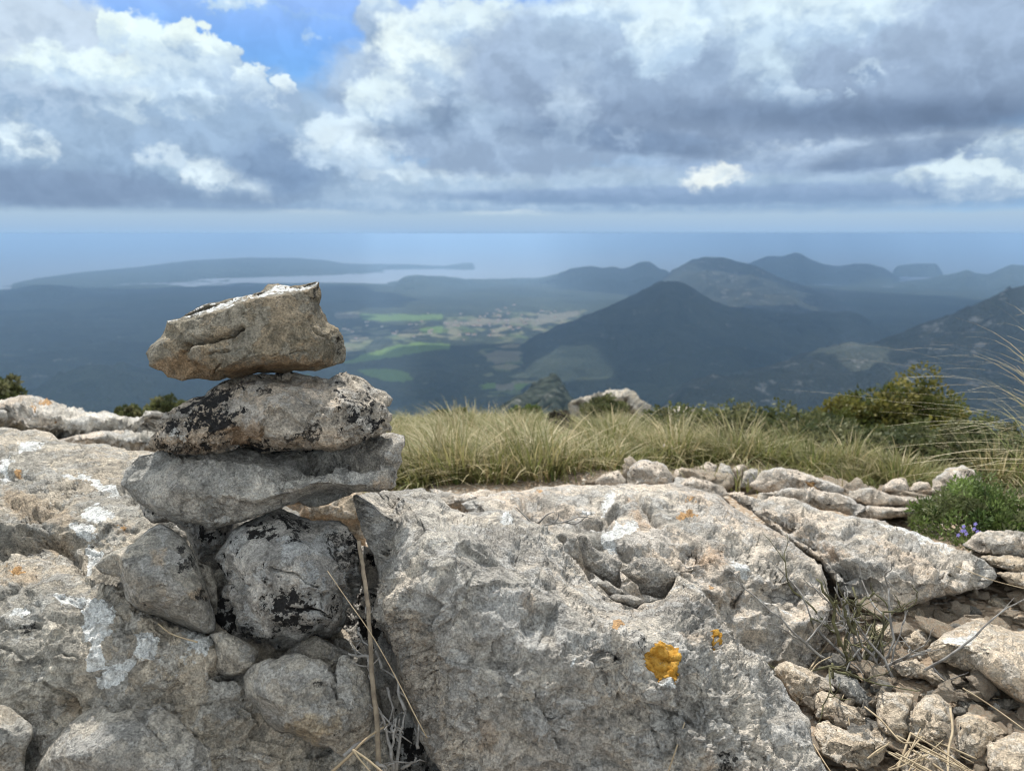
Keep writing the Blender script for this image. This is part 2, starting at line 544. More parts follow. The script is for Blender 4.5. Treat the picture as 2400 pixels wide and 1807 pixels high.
def build_sky():
    """dome ahead of the viewer, 75 km out, in stretches that each hold only their own clouds"""
    A = [-46 + 92 * i / 92 for i in range(93)]
    E = [-1.2 + 26.2 * i / 26 for i in range(27)]
    rad = 75000.
    V = np.array([(rad * math.sin(R(a)) * math.cos(R(e)), rad * math.cos(R(a)) * math.cos(R(e)), rad * math.sin(R(e))) for e in E for a in A])
    n = len(A)
    Fc = [(j * n + i, j * n + i + 1, (j + 1) * n + i + 1, (j + 1) * n + i) for j in range(len(E) - 1) for i in range(n - 1)]
    o = link_mesh('sky', V, np.array(Fc)[:, ::-1].copy(), None, smooth=True)
    st = []
    for s in STROKES:
        s = dict(s)
        s['a0'], s['e0'] = az_el(s['u'], s['v'])
        s['ra'], s['re'] = s['ru'] / F * DEG * .95, s['rv'] / F * DEG * .97
        st.append(s)
    acut = [-46, -28, -21, -14, -8, -3, 3, 9, 15, 21, 28, 46]
    ecut = [-2, 4.6, 9.5, 26]
    idx = {}
    for i in range(len(acut) - 1):
        for j in range(len(ecut) - 1):
            sub = []
            for s in st:
                rr = max(s['ra'], s['re']) if s.get('tilt') else None
                mx, my = (rr or s['ra']) + 3., (rr or s['re']) + (1.2 if s.get('dom') in ('flat', 'plain') else 2.2)
                if acut[i] - mx < s['a0'] < acut[i + 1] + mx and ecut[j] - my < s['e0'] < ecut[j + 1] + my:
                    sub.append(s)
            o.data.materials.append(cloud_mat('sky_clouds', sub))
            idx[i, j] = len(o.data.materials) - 1
    mi = []
    for j in range(len(E) - 1):
        for i in range(n - 1):
            a, e = (A[i] + A[i + 1]) / 2, (E[j] + E[j + 1]) / 2
            ii = max(q for q in range(len(acut) - 1) if acut[q] <= a)
            jj = max(q for q in range(len(ecut) - 1) if ecut[q] <= e)
            mi.append(idx[ii, jj])
    o.data.polygons.foreach_set('material_index', mi)
    tag(o, kind='structure')
    return o


def k_comb(k, x):
    cg = k.n('ShaderNodeCombineColor')
    for i in range(3): k.put(cg.inputs[i], x)
    return cg.outputs[0]


W1, W2 = (226, 238, 250), (205, 221, 241)
G1, G2, G3 = (172, 191, 219), (146, 166, 198), (120, 142, 174)
def S(u, v, ru, rv, top, bot, **kw):
    return dict(u=u, v=v, ru=ru, rv=rv, top=top, bot=bot, **kw)
STROKES = [
    # high wisps in the blue gap
    S(660, 30, 300, 16, (176, 206, 242), (150, 190, 240), soft=.9, op=.4, dom='wisp'),
    S(530, -6, 105, 26, (222, 235, 250), (190, 214, 244), soft=.5, dom='wisp'),
    S(740, 85, 30, 14, (190, 216, 247), (190, 216, 247), soft=.9, op=.7, dom='wisp'),
    # far banks close to the horizon
    S(1200, 452, 1700, 78, (178, 197, 222), (150, 175, 208), soft=.35, dom='flat'),
    S(1100, 470, 900, 40, (186, 205, 229), (166, 189, 219), soft=.8, dom='wisp'),
    S(110, 492, 190, 24, (216, 226, 236), (180, 199, 224), soft=.6, dom='flat'),
    S(500, 480, 190, 34, (214, 225, 238), (178, 198, 224), soft=.6, dom='wisp'),
    S(640, 503, 240, 18, (214, 224, 234), (184, 203, 226), soft=.7, dom='flat'),
    S(1180, 505, 210, 16, (214, 225, 236), (180, 201, 225), soft=.7, dom='flat'),
    S(1000, 420, 300, 46, (210, 224, 240), (176, 197, 224), soft=.6, dom='wisp'),
    S(820, 410, 120, 34, (222, 233, 245), (186, 205, 230), soft=.5, dom='wisp'),
    S(1650, 458, 900, 28, (152, 174, 208), (138, 162, 197), soft=.5, dom='flat'),
    S(150, 460, 420, 26, (160, 180, 208), (140, 162, 194), soft=.5, dom='flat'),
    # right hand stratus: bright shelf, then its own small clouds
    S(2000, 355, 700, 60, (188, 204, 228), (160, 180, 212), soft=.5, dom='flat'),
    S(1850, 345, 190, 22, (206, 219, 238), (180, 198, 226), soft=.7, dom='wisp'),
    S(2090, 362, 230, 34, (150, 168, 197), (132, 152, 184), soft=.45, dom='flat', tilt=-6),
    S(2290, 415, 170, 52, (218, 230, 240), (170, 190, 218), soft=.5, dom='wisp'),
    S(2390, 345, 90, 44, (212, 226, 240), (170, 190, 218), soft=.5, dom='wisp'),
    # left cumulus: grey body, lit heads
    S(250, 330, 640, 205, (172, 193, 221), (144, 167, 199), soft=.25, lo=-.9, hi=.6),
    S(530, 378, 240, 130, (166, 188, 218), (140, 163, 196), soft=.3, lo=-.9, hi=.6),
    S(260, 160, 300, 120, (230, 241, 252), (164, 186, 216), soft=.12, puff=.45, lo=-.95, hi=.1),
    S(20, 120, 280, 160, (208, 221, 241), (160, 182, 212), soft=.3, puff=.3, lo=-.9, hi=.3),
    S(280, 76, 60, 50, (236, 246, 254), (206, 224, 246), soft=.12, puff=.35),
    S(370, 112, 74, 58, (230, 242, 253), (190, 210, 236), soft=.12, puff=.35),
    S(450, 110, 66, 62, (238, 247, 255), (170, 193, 224), soft=.10, puff=.4, lo=-.3, hi=.8),
    S(512, 156, 62, 70, (232, 243, 253), (168, 190, 222), soft=.10, puff=.4, lo=-.1, hi=.85),
    S(585, 212, 62, 66, (228, 239, 252), (164, 186, 218), soft=.10, puff=.4, lo=-.1, hi=.9),
    S(674, 222, 44, 46, (228, 238, 251), (164, 186, 218), soft=.10, puff=.35, lo=-.2, hi=.8),
    S(470, 215, 150, 90, (196, 214, 238), (160, 183, 214), soft=.6, dom='wisp', op=.8),
    S(190, 160, 190, 48, (232, 243, 252), (196, 215, 239), soft=.55, dom='wisp'),
    S(400, 170, 120, 50, (220, 234, 249), (184, 206, 234), soft=.6, dom='wisp', op=.8),
    S(470, 228, 60, 36, (216, 231, 247), (188, 208, 234), soft=.6, dom='wisp'),
    S(40, 345, 90, 60, (226, 237, 248), (150, 173, 204), soft=.85, dom='wisp', tilt=35, lo=-.3, hi=.5),
    S(490, 425, 170, 60, (224, 235, 246), (150, 173, 204), soft=.85, dom='wisp', tilt=14, lo=-.4, hi=.5),
    S(390, 380, 60, 50, (212, 226, 243), (170, 192, 220), soft=.6, dom='wisp'),
    S(660, 385, 170, 85, (140, 163, 198), (124, 148, 184), soft=.7, op=.75),
    S(120, 440, 330, 50, (138, 158, 190), (128, 148, 180), soft=.5, op=.85, dom='flat'),
    S(560, 462, 170, 20, (140, 162, 194), (132, 154, 186), soft=.6, op=.7, dom='flat'),
    # central cumulus
    S(1190, 230, 480, 190, (186, 204, 230), (156, 175, 205), soft=.2, lo=-.8, hi=.6),
    S(1015, 170, 170, 160, (186, 203, 230), (150, 170, 200), soft=.18, puff=.35, lo=-.8, hi=.5),
    S(885, 240, 98, 85, (226, 238, 250), (172, 193, 222), soft=.3, puff=.4, lo=-.7, hi=.4),
    S(805, 312, 112, 60, (218, 232, 247), (180, 200, 228), soft=.4, puff=.35, lo=-.8, hi=.4),
    S(820, 345, 150, 70, (222, 234, 247), (186, 205, 230), soft=.5, dom='wisp'),
    S(900, 55, 80, 85, (190, 208, 235), (158, 180, 212), soft=.25, puff=.35),
    S(880, 0, 60, 30, (228, 239, 251), (190, 210, 238), soft=.4, puff=.3),
    S(1010, 110, 160, 100, (234, 243, 252), (186, 206, 233), soft=.4, dom='wisp', lo=-.9, hi=.3),
    S(1120, 60, 200, 70, (226, 238, 250), (184, 204, 232), soft=.5, dom='wisp'),
    S(1180, 140, 70, 75, (226, 239, 251), (190, 210, 236), soft=.45, dom='wisp'),
    S(1130, 230, 70, 110, (206, 221, 241), (176, 196, 224), soft=.7, dom='wisp', op=.8),
    S(960, 260, 110, 60, (210, 224, 242), (180, 200, 227), soft=.6, dom='wisp', op=.9),
    S(1030, 275, 70, 60, (128, 148, 180), (124, 145, 176), soft=.8, op=.75),
    S(920, 310, 150, 30, (150, 170, 200), (140, 160, 192), soft=.8, op=.7),
    # right hand dark deck with bright rents
    S(1850, 130, 800, 195, (178, 195, 223), (142, 160, 190), soft=.15, lo=-.85, hi=.55, gr=.5),
    S(1560, 90, 420, 150, (188, 206, 232), (158, 177, 207), soft=.5, lo=-.8, hi=.6),
    S(1500, 20, 330, 60, (220, 234, 249), (184, 205, 233), soft=.6, dom='wisp'),
    S(1560, 85, 110, 95, (224, 237, 250), (186, 207, 234), soft=.4, dom='wisp'),
    S(1900, 40, 260, 85, (222, 236, 250), (182, 203, 231), soft=.5, dom='wisp'),
    S(1810, 170, 100, 130, (212, 229, 246), (160, 181, 212), soft=.8, dom='wisp', tilt=-20),
    S(1870, 230, 60, 45, (204, 220, 240), (160, 181, 212), soft=.6, dom='wisp'),
    S(2050, 178, 56, 34, (206, 222, 242), (150, 170, 202), soft=.8, dom='wisp', lo=-.2, hi=.6),
    S(1980, 225, 20, 18, (196, 213, 236), (160, 180, 210), soft=.7, dom='wisp'),
    S(1900, 268, 700, 56, (128, 147, 178), (118, 137, 168), soft=.95, op=.8, dom='plain', tilt=4),
    S(2250, 270, 420, 55, (112, 130, 160), (108, 126, 156), soft=.9, op=.8, dom='plain', tilt=2),
    S(1480, 330, 380, 40, (132, 152, 184), (122, 142, 174), soft=.6, op=.9, dom='flat', tilt=7),
    S(1330, 265, 90, 120, (204, 219, 240), (160, 180, 210), soft=.95, dom='wisp', op=.9),
    S(1470, 325, 50, 30, (180, 197, 223), (150, 170, 202), soft=.95, dom='wisp', op=.7),
    # the small bright cumulus low in the middle
    S(1672, 418, 92, 42, (236, 239, 241), (170, 190, 218), soft=.45, puff=.35, lo=-.75, hi=.0),
    S(1700, 400, 40, 36, (240, 242, 243), (214, 224, 236), soft=.5, puff=.3),
]


def build_sun():
    l = bpy.data.lights.new('sun', 'SUN')
    l.energy = SUN_POWER
    l.color = (1., .965, .90)
    l.angle = R(.53)
    o = bpy.data.objects.new('sun', l)
    COL.objects.link(o)
    e, a = R(SUN_EL), R(SUN_AZ)
    d = Vector((math.sin(a) * math.cos(e), math.cos(a) * math.cos(e), math.sin(e)))
    o.rotation_euler = (-d).to_track_quat('-Z', 'Y').to_euler()
    o.location = d * 20


def build_camera():
    cd = bpy.data.cameras.new('camera')
    cd.sensor_width = 36.
    cd.lens = 36. * F / 2400.
    cd.clip_start = .02
    cd.clip_end = 200000.
    cd.dof.use_dof = True
    cd.dof.focus_distance = 1.06
    cd.dof.aperture_fstop = 7.0
    co = bpy.data.objects.new('camera', cd)
    co.rotation_euler = (R(90) - PITCH, 0, 0)
    COL.objects.link(co)
    scene.camera = co


SUN_POWER = 5.0
scene.view_settings.view_transform = 'Standard'
scene.view_settings.look = 'None'
scene.view_settings.exposure = EXPOSURE
scene.view_settings.gamma = 1.0
scene.cycles.filter_width = 1.1
scene.cycles.use_denoising = True
scene.cycles.denoiser = 'OPENIMAGEDENOISE'
scene.cycles.denoising_input_passes = 'RGB_ALBEDO_NORMAL'
scene.cycles.max_bounces = 6
scene.cycles.diffuse_bounces = 3
scene.cycles.glossy_bounces = 2
scene.cycles.transmission_bounces = 3
scene.cycles.transparent_max_bounces = 6
scene.cycles.volume_bounces = 0
build_world()
build_sky()
build_sun()
build_camera()
# ------------------------------------------------------------------ distant land: valley, hills, coast, sea, air
SEA = -450.
VAL = -405.


def T(crop, pts):
    """points read from an enlarged crop -> photograph pixels"""
    x0, y0, s = crop
    return [(x0 + p[0] * s, y0 + p[1] * s, *p[2:]) for p in pts]


K7 = (800, 550, .7233)     # valley and right hand hills
K8 = (0, 550, .4069)       # left hand distance
K1 = (300, 640, .31646)    # upper cairn
K2 = (0, 900, .5446)       # left boulder
K3 = (500, 1100, .4246)    # under the cairn
K4 = (900, 1100, .42453)   # right boulder
K5 = (1600, 1200, .36463)  # rubble
K6 = (1300, 850, .49729)   # shoulder


def slope_of(v):
    k = (v - CY) / F
    return (SP + k * CP) / (CP - k * SP)


def ground_hit(u, v, z):
    p = at(u, v, np.float64(1.0))
    return p * (z / p[2])


def land_mat(name, dark, light, rock, rocky=.2, fields=False, cell=9., hazefree=0.):
    m, k, b = new_mat(name)
    tc = k.n('ShaderNodeTexCoord').outputs['Object']
    big = k.noise(tc, .0016, 5, .6)
    med = k.noise(tc, .011, 6, .62)
    cro = k.vor(k.vmath('MULTIPLY_ADD', k.noise(tc, .5 / cell, 2, color=True), (cell, cell, cell), tc), 1. / cell)
    col = k.mix(k.ramp(k.math('MULTIPLY_ADD', big, .7, k.math('MULTIPLY', med, .5)), .45, .75), dark, light)
    col = k.mix(k.math('MULTIPLY', k.ramp(cro, .25, .8), .35), col, tuple(x * .42 for x in dark))
    rk = k.noise(k.vmath('MULTIPLY', tc, (1, 1, 2.4)), .017, 7, .68)
    lo = .74 - .22 * rocky
    col = k.mix(k.math('MULTIPLY', k.ramp(rk, lo, lo + .10), .75), col, rock)
    if fields:
        a = k.n('ShaderNodeAttribute', attribute_name='landuse')
        sp = k.n('ShaderNodeSeparateColor'); k.put(sp.inputs[0], a.outputs['Color'])
        j = k.math('MULTIPLY', k.math('SUBTRACT', k.noise(tc, .016, 4, .6), .5), 1.7)
        vc = k.n('ShaderNodeTexVoronoi'); k.put(vc.inputs['Vector'], k.vmath('MULTIPLY', tc, (1., .8, 0.))); vc.inputs['Scale'].default_value = .017
        tone = k.n('ShaderNodeSeparateColor'); k.put(tone.inputs[0], vc.outputs['Color'])
        # patchwork of small plots between woods
        plots = k.math('MULTIPLY', k.ramp(k.math('ADD', sp.outputs[2], j), .45, .6), k.ramp(tone.outputs[0], .52, .56))
        pc = k.mix(tone.outputs[1], (.09, .13, .045), (.26, .225, .15))
        col = k.mix(k.math('MULTIPLY', plots, .8), col, pc)
        tan = k.ramp(k.math('ADD', sp.outputs[1], j), .45, .55)
        col = k.mix(k.math('MULTIPLY', tan, .85), col, k.mix(med, (.15, .135, .095), (.22, .20, .15)))
        gr = k.ramp(k.math('ADD', sp.outputs[0], j), .47, .54)
        col = k.mix(k.math('MULTIPLY', gr, .92), col, k.mix(med, (.085, .15, .035), (.15, .215, .06)))
    k.put(b.inputs['Base Color'], col)
    b.inputs['Roughness'].default_value = .95
    b.inputs['Specular IOR Level'].default_value = .05
    bp = k.n('ShaderNodeBump'); bp.inputs['Distance'].default_value = cell * .8
    bp.inputs['Strength'].default_value = .8
    k.put(bp.inputs['Height'], k.math('MULTIPLY_ADD', cro, -1., k.math('MULTIPLY', med, 1.5)))
    k.put(b.inputs['Normal'], bp.outputs[0])
    return m


def valley_z(x, y):
    p = np.stack([x / 900., y / 900., 0 * x], 1)
    r = np.hypot(x, y)
    z = VAL + 16 * fbm(p, 4, .5, 5) + 5 * fbm(p * 5, 3, .5, 8)
    z = z + np.clip((r - 5200) / 2600., 0, 1) * (SEA - VAL - 4)       # falls to the shore
    return z


FIELDS_GREEN = [T(K7, q) for q in (
    [(5, 414), (80, 388), (180, 358), (260, 350), (352, 352), (352, 368), (250, 383), (150, 402), (60, 414)],
    [(55, 440), (140, 430), (205, 440), (235, 470), (200, 480), (140, 470), (75, 455)],
    [(60, 256), (180, 258), (330, 258), (330, 274), (180, 280), (60, 276)],
    [(250, 305), (330, 296), (330, 316), (258, 322)],
    [(455, 487), (500, 480), (500, 494), (460, 497)], [(560, 486), (690, 474), (700, 494), (560, 504)],
    [(700, 506), (760, 520), (750, 540), (700, 530)], [(-300, 470), (-100, 455), (-60, 480), (-280, 500)])]
FIELDS_TAN = [T(K7, q) for q in (
    [(-20, 252), (60, 254), (62, 272), (-20, 270)], [(460, 390), (505, 376), (580, 376), (578, 412), (500, 418)],
    [(495, 486), (560, 480), (560, 506), (505, 506)], [(610, 300), (770, 262), (770, 246), (640, 262)],
    [(640, 430), (700, 415), (720, 450), (660, 470)], [(330, 284), (620, 268), (620, 280), (340, 300)])]
TOWN = [T(K7, q) for q in ([(230, 290), (420, 262), (620, 250), (790, 236), (760, 310), (560, 345), (330, 345), (150, 340)],
                           [(0, 300), (160, 296), (240, 350), (0, 380)], [(440, 350), (700, 330), (660, 520), (460, 520)])]


def build_valley():
    az = np.linspace(-50, 50, 420)
    vv = np.concatenate([np.linspace(1500, 905, 30, endpoint=False), np.linspace(905, 640, 210)])
    r = 405. / np.array([slope_of(v) for v in vv])
    r = r[(r < 9400)]
    A, Rr = np.meshgrid(np.radians(az), r)
    x = (Rr * np.sin(A)).ravel(); y = (Rr * np.cos(A)).ravel()
    coast = np.interp(az, [-50, -34, -24, -10, 0, 6, 14, 24, 30, 36, 50], [8200, 8200, 7600, 7000, 6900, 7100, 7700, 8500, 8900, 8900, 8900])
    C = np.tile(coast, len(r)) + 180 * perlin(np.stack([x / 500, y / 500, 0 * x], 1), 3)
    z = valley_z(x, y)
    z = np.where(Rr.ravel() > C, SEA - 12, z)
    n = len(az)
    F_ = np.array([(j * n + i, j * n + i + 1, (j + 1) * n + i + 1, (j + 1) * n + i) for j in range(len(r) - 1) for i in range(n - 1)])[:, ::-1].copy()
    # v of each vertex as seen from the summit, for the traced land use
    ye = y * CP - z * SP; zu = y * SP + z * CP
    uvp = np.stack([CX + F * x / ye, CY - F * zu / ye], 1)
    a = np.zeros((len(x), 4)); a[:, 3] = 1
    for ch, polys, wd in ((0, FIELDS_GREEN, 6.), (1, FIELDS_TAN, 5.), (2, TOWN, 26.)):
        best = np.full(len(x), -1e9)
        for q in polys:
            sd = dist_line(uvp, q, True) * np.where(in_poly(uvp, q), 1, -1)
            best = np.maximum(best, sd)
        a[:, ch] = np.clip(.5 + best / (2 * wd), 0, 1)
    o = link_mesh('valley', np.stack([x, y, z], 1), F_, M['valley'])
    color_attr(o, 'landuse', a)
    tag(o, kind='structure')
    return o


def hill(name, crest, base, front, back, mat, seed, rough=18., spur=.62, nx=260, prof=1.25, fine=1.0, taper=.07):
    """ridge along a traced crest line: crest = (u, v, distance)"""
    C = np.array(crest, float)
    cu = np.linspace(C[0, 0], C[-1, 0], nx)
    cv = np.interp(cu, C[:, 0], C[:, 1]); cd = np.interp(cu, C[:, 0], C[:, 2])
    ker = np.array([1, 4, 6, 4, 1.]) / 16
    for _ in range(2):
        cv[2:-2] = np.convolve(cv, ker, 'valid'); cd[2:-2] = np.convolve(cd, ker, 'valid')
    P = np.stack([ground_hit(a, b, -1.) for a, b in zip(cu, cv)])
    sgn = 1.0
    rad = np.hypot(P[:, 0], P[:, 1])
    sl = np.array([slope_of(b) for b in cv])
    dirx, diry = P[:, 0] / rad * np.sign(sl), P[:, 1] / rad * np.sign(sl)
    h = -cd * sl
    t = np.concatenate([-np.linspace(1, 0, 80, endpoint=False) ** 1.15, np.linspace(0, 1, 40)])
    TT, D = np.meshgrid(t, cd, indexing='ij')
    off = np.where(TT < 0, TT * front, TT * back)
    rr = D + off
    ax = np.broadcast_to(dirx, D.shape); ay = np.broadcast_to(diry, D.shape); H = np.broadcast_to(h, D.shape)
    x = (rr * ax).ravel(); y = (rr * ay).ravel()
    at_ = np.abs(TT).ravel()
    s = np.clip(1 - at_, 0, 1) ** prof
    ee = np.clip(np.minimum(np.arange(nx), nx - 1 - np.arange(nx)) / (nx * taper), 0, 1)
    s = s * np.broadcast_to(ee * ee * (3 - 2 * ee), D.shape).ravel()
    z = base + (H.ravel() - base) * s
    sc = max(front, 200.)
    p = np.stack([x, y, 0 * x], 1)
    warp = np.stack([perlin(p / (sc * .5), seed + 3), perlin(p / (sc * .5), seed + 4), 0 * x], 1) * sc * .12
    amp = np.clip(at_ * 5, 0, 1) * np.clip((1 - at_) * 3, 0, 1)
    rel = (H.ravel() - base)
    z = z + amp * spur * rel * .45 * (ridged((p + warp) / (sc * .42), 4, .5, seed) - .75)
    z = z + (rough * fbm(p / (rough * 12), 4, .55, seed + 9)) * np.clip(at_ * 8 + .12, 0, 1)
    z = z + fine * 3. * fbm(p / 28., 3, .6, seed + 13)
    n = len(cu)
    F_ = np.array([(j * n + i, j * n + i + 1, (j + 1) * n + i + 1, (j + 1) * n + i) for j in range(len(t) - 1) for i in range(n - 1)])[:, ::-1].copy()
    o = link_mesh(name, np.stack([x, y, z], 1), F_, mat)
    tag(o, kind='structure')
    return o


def cr(crop, pts, d=0):
    """crest with one distance, or with distance per point"""
    return [(q[0], q[1], q[2] if len(q) > 2 else d) for q in T(crop, pts)]


def build_land():
    M['valley'] = land_mat('valley_floor', (.022, .033, .022), (.060, .070, .042), (.20, .18, .15), .1, fields=True, cell=15.)
    M['wood'] = land_mat('wooded_slope', (.017, .027, .020), (.046, .056, .036), (.23, .215, .19), .58, cell=7.)
    M['rockslope'] = land_mat('rocky_slope', (.024, .032, .024), (.064, .068, .05), (.26, .245, .22), .78, cell=6.)
    M['farland'] = land_mat('far_wooded_land', (.034, .05, .03), (.07, .08, .05), (.25, .23, .2), .35, cell=24.)
    build_valley()
    # sea and far shore
    q = 42000.
    n = 24
    g = np.linspace(-q, q, n + 1)
    X, Y = np.meshgrid(g, g)
    idx = np.array([(j * (n + 1) + i, j * (n + 1) + i + 1, (j + 1) * (n + 1) + i + 1, (j + 1) * (n + 1) + i) for j in range(n) for i in range(n)])
    m, k, b = new_mat('sea_water')
    tc = k.n('ShaderNodeTexCoord').outputs['Object']
    k.put(b.inputs['Base Color'], k.mix(k.noise(tc, .0004, 4, .5), (.08, .105, .13), (.11, .135, .155)))
    b.inputs['Roughness'].default_value = .42
    bp = k.n('ShaderNodeBump'); bp.inputs['Distance'].default_value = 4.
    k.put(bp.inputs['Height'], k.noise(tc, .02, 5, .6)); k.put(b.inputs['Normal'], bp.outputs[0])
    o = link_mesh('sea', np.stack([X.ravel(), Y.ravel(), np.full(X.size, SEA)], 1), idx, m)
    tag(o, kind='structure')
    fl, wd, rk = M['farland'], M['wood'], M['rockslope']
    # far cape, island and coast (left to right)
    hill('headland', cr(K8, [(20, 268, 7000), (140, 240, 7700), (300, 212, 8500), (500, 190, 9200), (800, 166, 9900), (1100, 137, 10300), (1400, 126, 10500), (1700, 129, 10600), (1900, 145, 10600), (1975, 164, 10600), (2100, 172, 10600), (2250, 176, 10600)]), SEA - 15, 2300, 1400, fl, 21, rough=10, spur=.2, prof=.9, taper=.03)
    hill('headland', [(740, 617, 10400), (840, 619, 10400), (905, 618, 10400), (960, 619, 10400), (1010, 622, 10400), (1045, 623, 10350), (1062, 620, 10350), (1085, 616, 10300), (1106, 616, 10300), (1116, 622, 10300)], SEA - 12, 900, 400, fl, 22, rough=4, spur=.2, taper=.02)
    hill('island', cr(K7, [(1786, 122), (1792, 100), (1802, 91), (1850, 84), (1900, 82), (1930, 83), (1942, 97), (1952, 112)], 9500), SEA - 15, 420, 500, fl, 23, rough=8, spur=.2, prof=.5, taper=.01)
    # coastal ridges on the right
    hill('hill', cr(K7, [(1230, 150), (1290, 105), (1330, 86), (1380, 66), (1430, 66), (1470, 55), (1487, 57), (1520, 75), (1570, 90), (1610, 96), (1660, 86), (1710, 86), (1760, 97), (1800, 119), (1830, 128)], 8600), SEA - 10, 1500, 900, fl, 31, rough=14)
    hill('hill', cr(K7, [(1700, 190, 7000), (1790, 150, 7200), (1870, 131, 7600), (1930, 121, 7900), (2000, 105, 7900), (2030, 97, 7900), (2060, 107, 7900), (2100, 109, 7900), (2150, 89, 7800), (2180, 82, 7800), (2240, 84, 7800), (2400, 76, 7800), (2600, 100, 7800)], 7800), SEA - 10, 1500, 900, fl, 32, rough=14)
    hill('hill', cr(K7, [(150, 140, 6300), (250, 131, 6400), (330, 135, 6500), (420, 150, 6700), (520, 152, 6800), (600, 154, 6900), (640, 146, 7000), (700, 131, 7000), (740, 110, 7000), (790, 104, 7000), (850, 108, 7000), (880, 102, 7000), (910, 111, 7000), (940, 101, 7000), (962, 90, 7000), (985, 86, 7000), (1008, 91, 7000), (1030, 108, 7000), (1065, 122, 7000), (1120, 150, 7000)], 7000), SEA + 10, 1500, 700, fl, 33, rough=12)
    hill('hill', cr(K7, [(960, 190, 5000), (1040, 140, 5200), (1090, 106, 5300), (1130, 83, 5300), (1190, 71, 5300), (1240, 72, 5300), (1290, 85, 5300), (1340, 95, 5200), (1400, 122, 5200), (1470, 148, 5100), (1560, 180, 5000), (1640, 205, 4900), (1720, 224, 4800), (1800, 250, 4700)], 5300), VAL, 1500, 900, rk, 34, rough=14)
    # left hand ridges
    hill('hill', cr(K8, [(-300, 300, 6900), (-100, 285), (0, 276), (60, 268), (130, 258), (200, 244), (290, 246), (400, 262), (480, 284), (560, 280), (620, 278), (700, 296), (830, 312), (1000, 325)], 6400), VAL - 30, 1500, 700, fl, 35, rough=10)
    hill('hill', cr(K8, [(500, 262), (620, 240), (760, 212), (900, 195), (1000, 192), (1080, 205), (1200, 230), (1320, 246)], 9000), SEA, 1300, 900, fl, 36, rough=10)
    hill('hill', cr(K8, [(-300, 420), (-100, 438), (0, 440), (250, 430), (500, 436), (800, 455), (1000, 500), (1200, 560), (1400, 610)], 3900), VAL, 1500, 900, wd, 37, rough=16)
    hill('hill', cr(K8, [(-500, 720, 1500), (-200, 800, 1600), (0, 812, 1600), (150, 800, 1650), (300, 765, 1700), (500, 722, 1800), (700, 690, 1900), (820, 696, 1950), (950, 730, 1900), (1150, 800, 1800), (1400, 900, 1700), (1700, 1000, 1600)], 1700), VAL - 20, 900, 700, wd, 38, rough=18)
    hill('hill', cr(K8, [(-400, 640, 2600), (0, 610, 2600), (300, 600, 2700), (600, 590, 2700), (900, 610, 2700), (1200, 660, 2600), (1500, 740, 2400)], 2600), VAL - 20, 900, 700, wd, 39, rough=18)
    # middle of the valley
    hill('hill', cr(K7, [(380, 240), (410, 216), (450, 206), (500, 212), (540, 236), (580, 250)], 5200), VAL, 500, 400, fl, 40, rough=6)
    hill('hill', cr(K7, [(140, 560), (200, 490), (260, 462), (310, 456), (370, 470), (450, 492), (560, 520), (640, 560)], 2050), VAL - 20, 500, 500, wd, 41, rough=10)
    hill('hill', cr(K7, [(-400, 330), (-200, 312), (0, 306), (120, 300), (230, 318), (320, 338)], 4300), VAL, 420, 420, wd, 42, rough=5)
    # the dark cone and the flanks that run down to the right
    hill('hill', cr(K7, [(540, 440, 2350), (590, 385, 2450), (640, 345, 2550), (700, 310, 2700), (780, 270, 2850), (850, 236, 2950), (900, 225, 3000), (960, 194, 3050), (1010, 165, 3100), (1050, 150, 3100), (1080, 147, 3100), (1110, 152, 3100), (1140, 170, 3100), (1200, 205, 3100), (1240, 221, 3100), (1300, 236, 3100), (1380, 262, 3050), (1480, 300, 2950)], 3000), VAL - 25, 1250, 900, wd, 51, rough=14, spur=.5)
    hill('hill', cr(K7, [(1180, 262, 3300), (1300, 240), (1370, 236), (1450, 244), (1500, 242), (1560, 238), (1640, 232), (1690, 237), (1720, 254), (1745, 277), (1790, 300), (1850, 320)], 3300), VAL - 25, 1000, 900, wd, 52, rough=12, spur=.5)
    hill('hill', cr(K7, [(1000, 540, 1250), (1120, 500, 1400), (1260, 455, 1550), (1400, 412, 1700), (1540, 368, 1850), (1700, 326, 2000), (1840, 272, 2050), (1900, 246, 2050), (1980, 222, 2050), (2060, 192, 2000), (2140, 157, 2000), (2190, 140, 2000), (2240, 132, 2000), (2400, 120, 2000), (2700, 190, 2000)], 2000), VAL - 30, 850, 700, rk, 53, rough=16, spur=.6)
    # rocky spur close below the shoulder
    hill('hill', cr(K7, [(300, 640, 420), (500, 560, 425), (560, 530, 430), (610, 512, 440), (650, 480, 450), (690, 466, 450), (715, 488, 450), (740, 520, 440), (800, 570, 430), (1000, 640, 420)], 440), -230, 230, 180, rk, 54, rough=5, spur=.5, fine=.6, taper=.3)


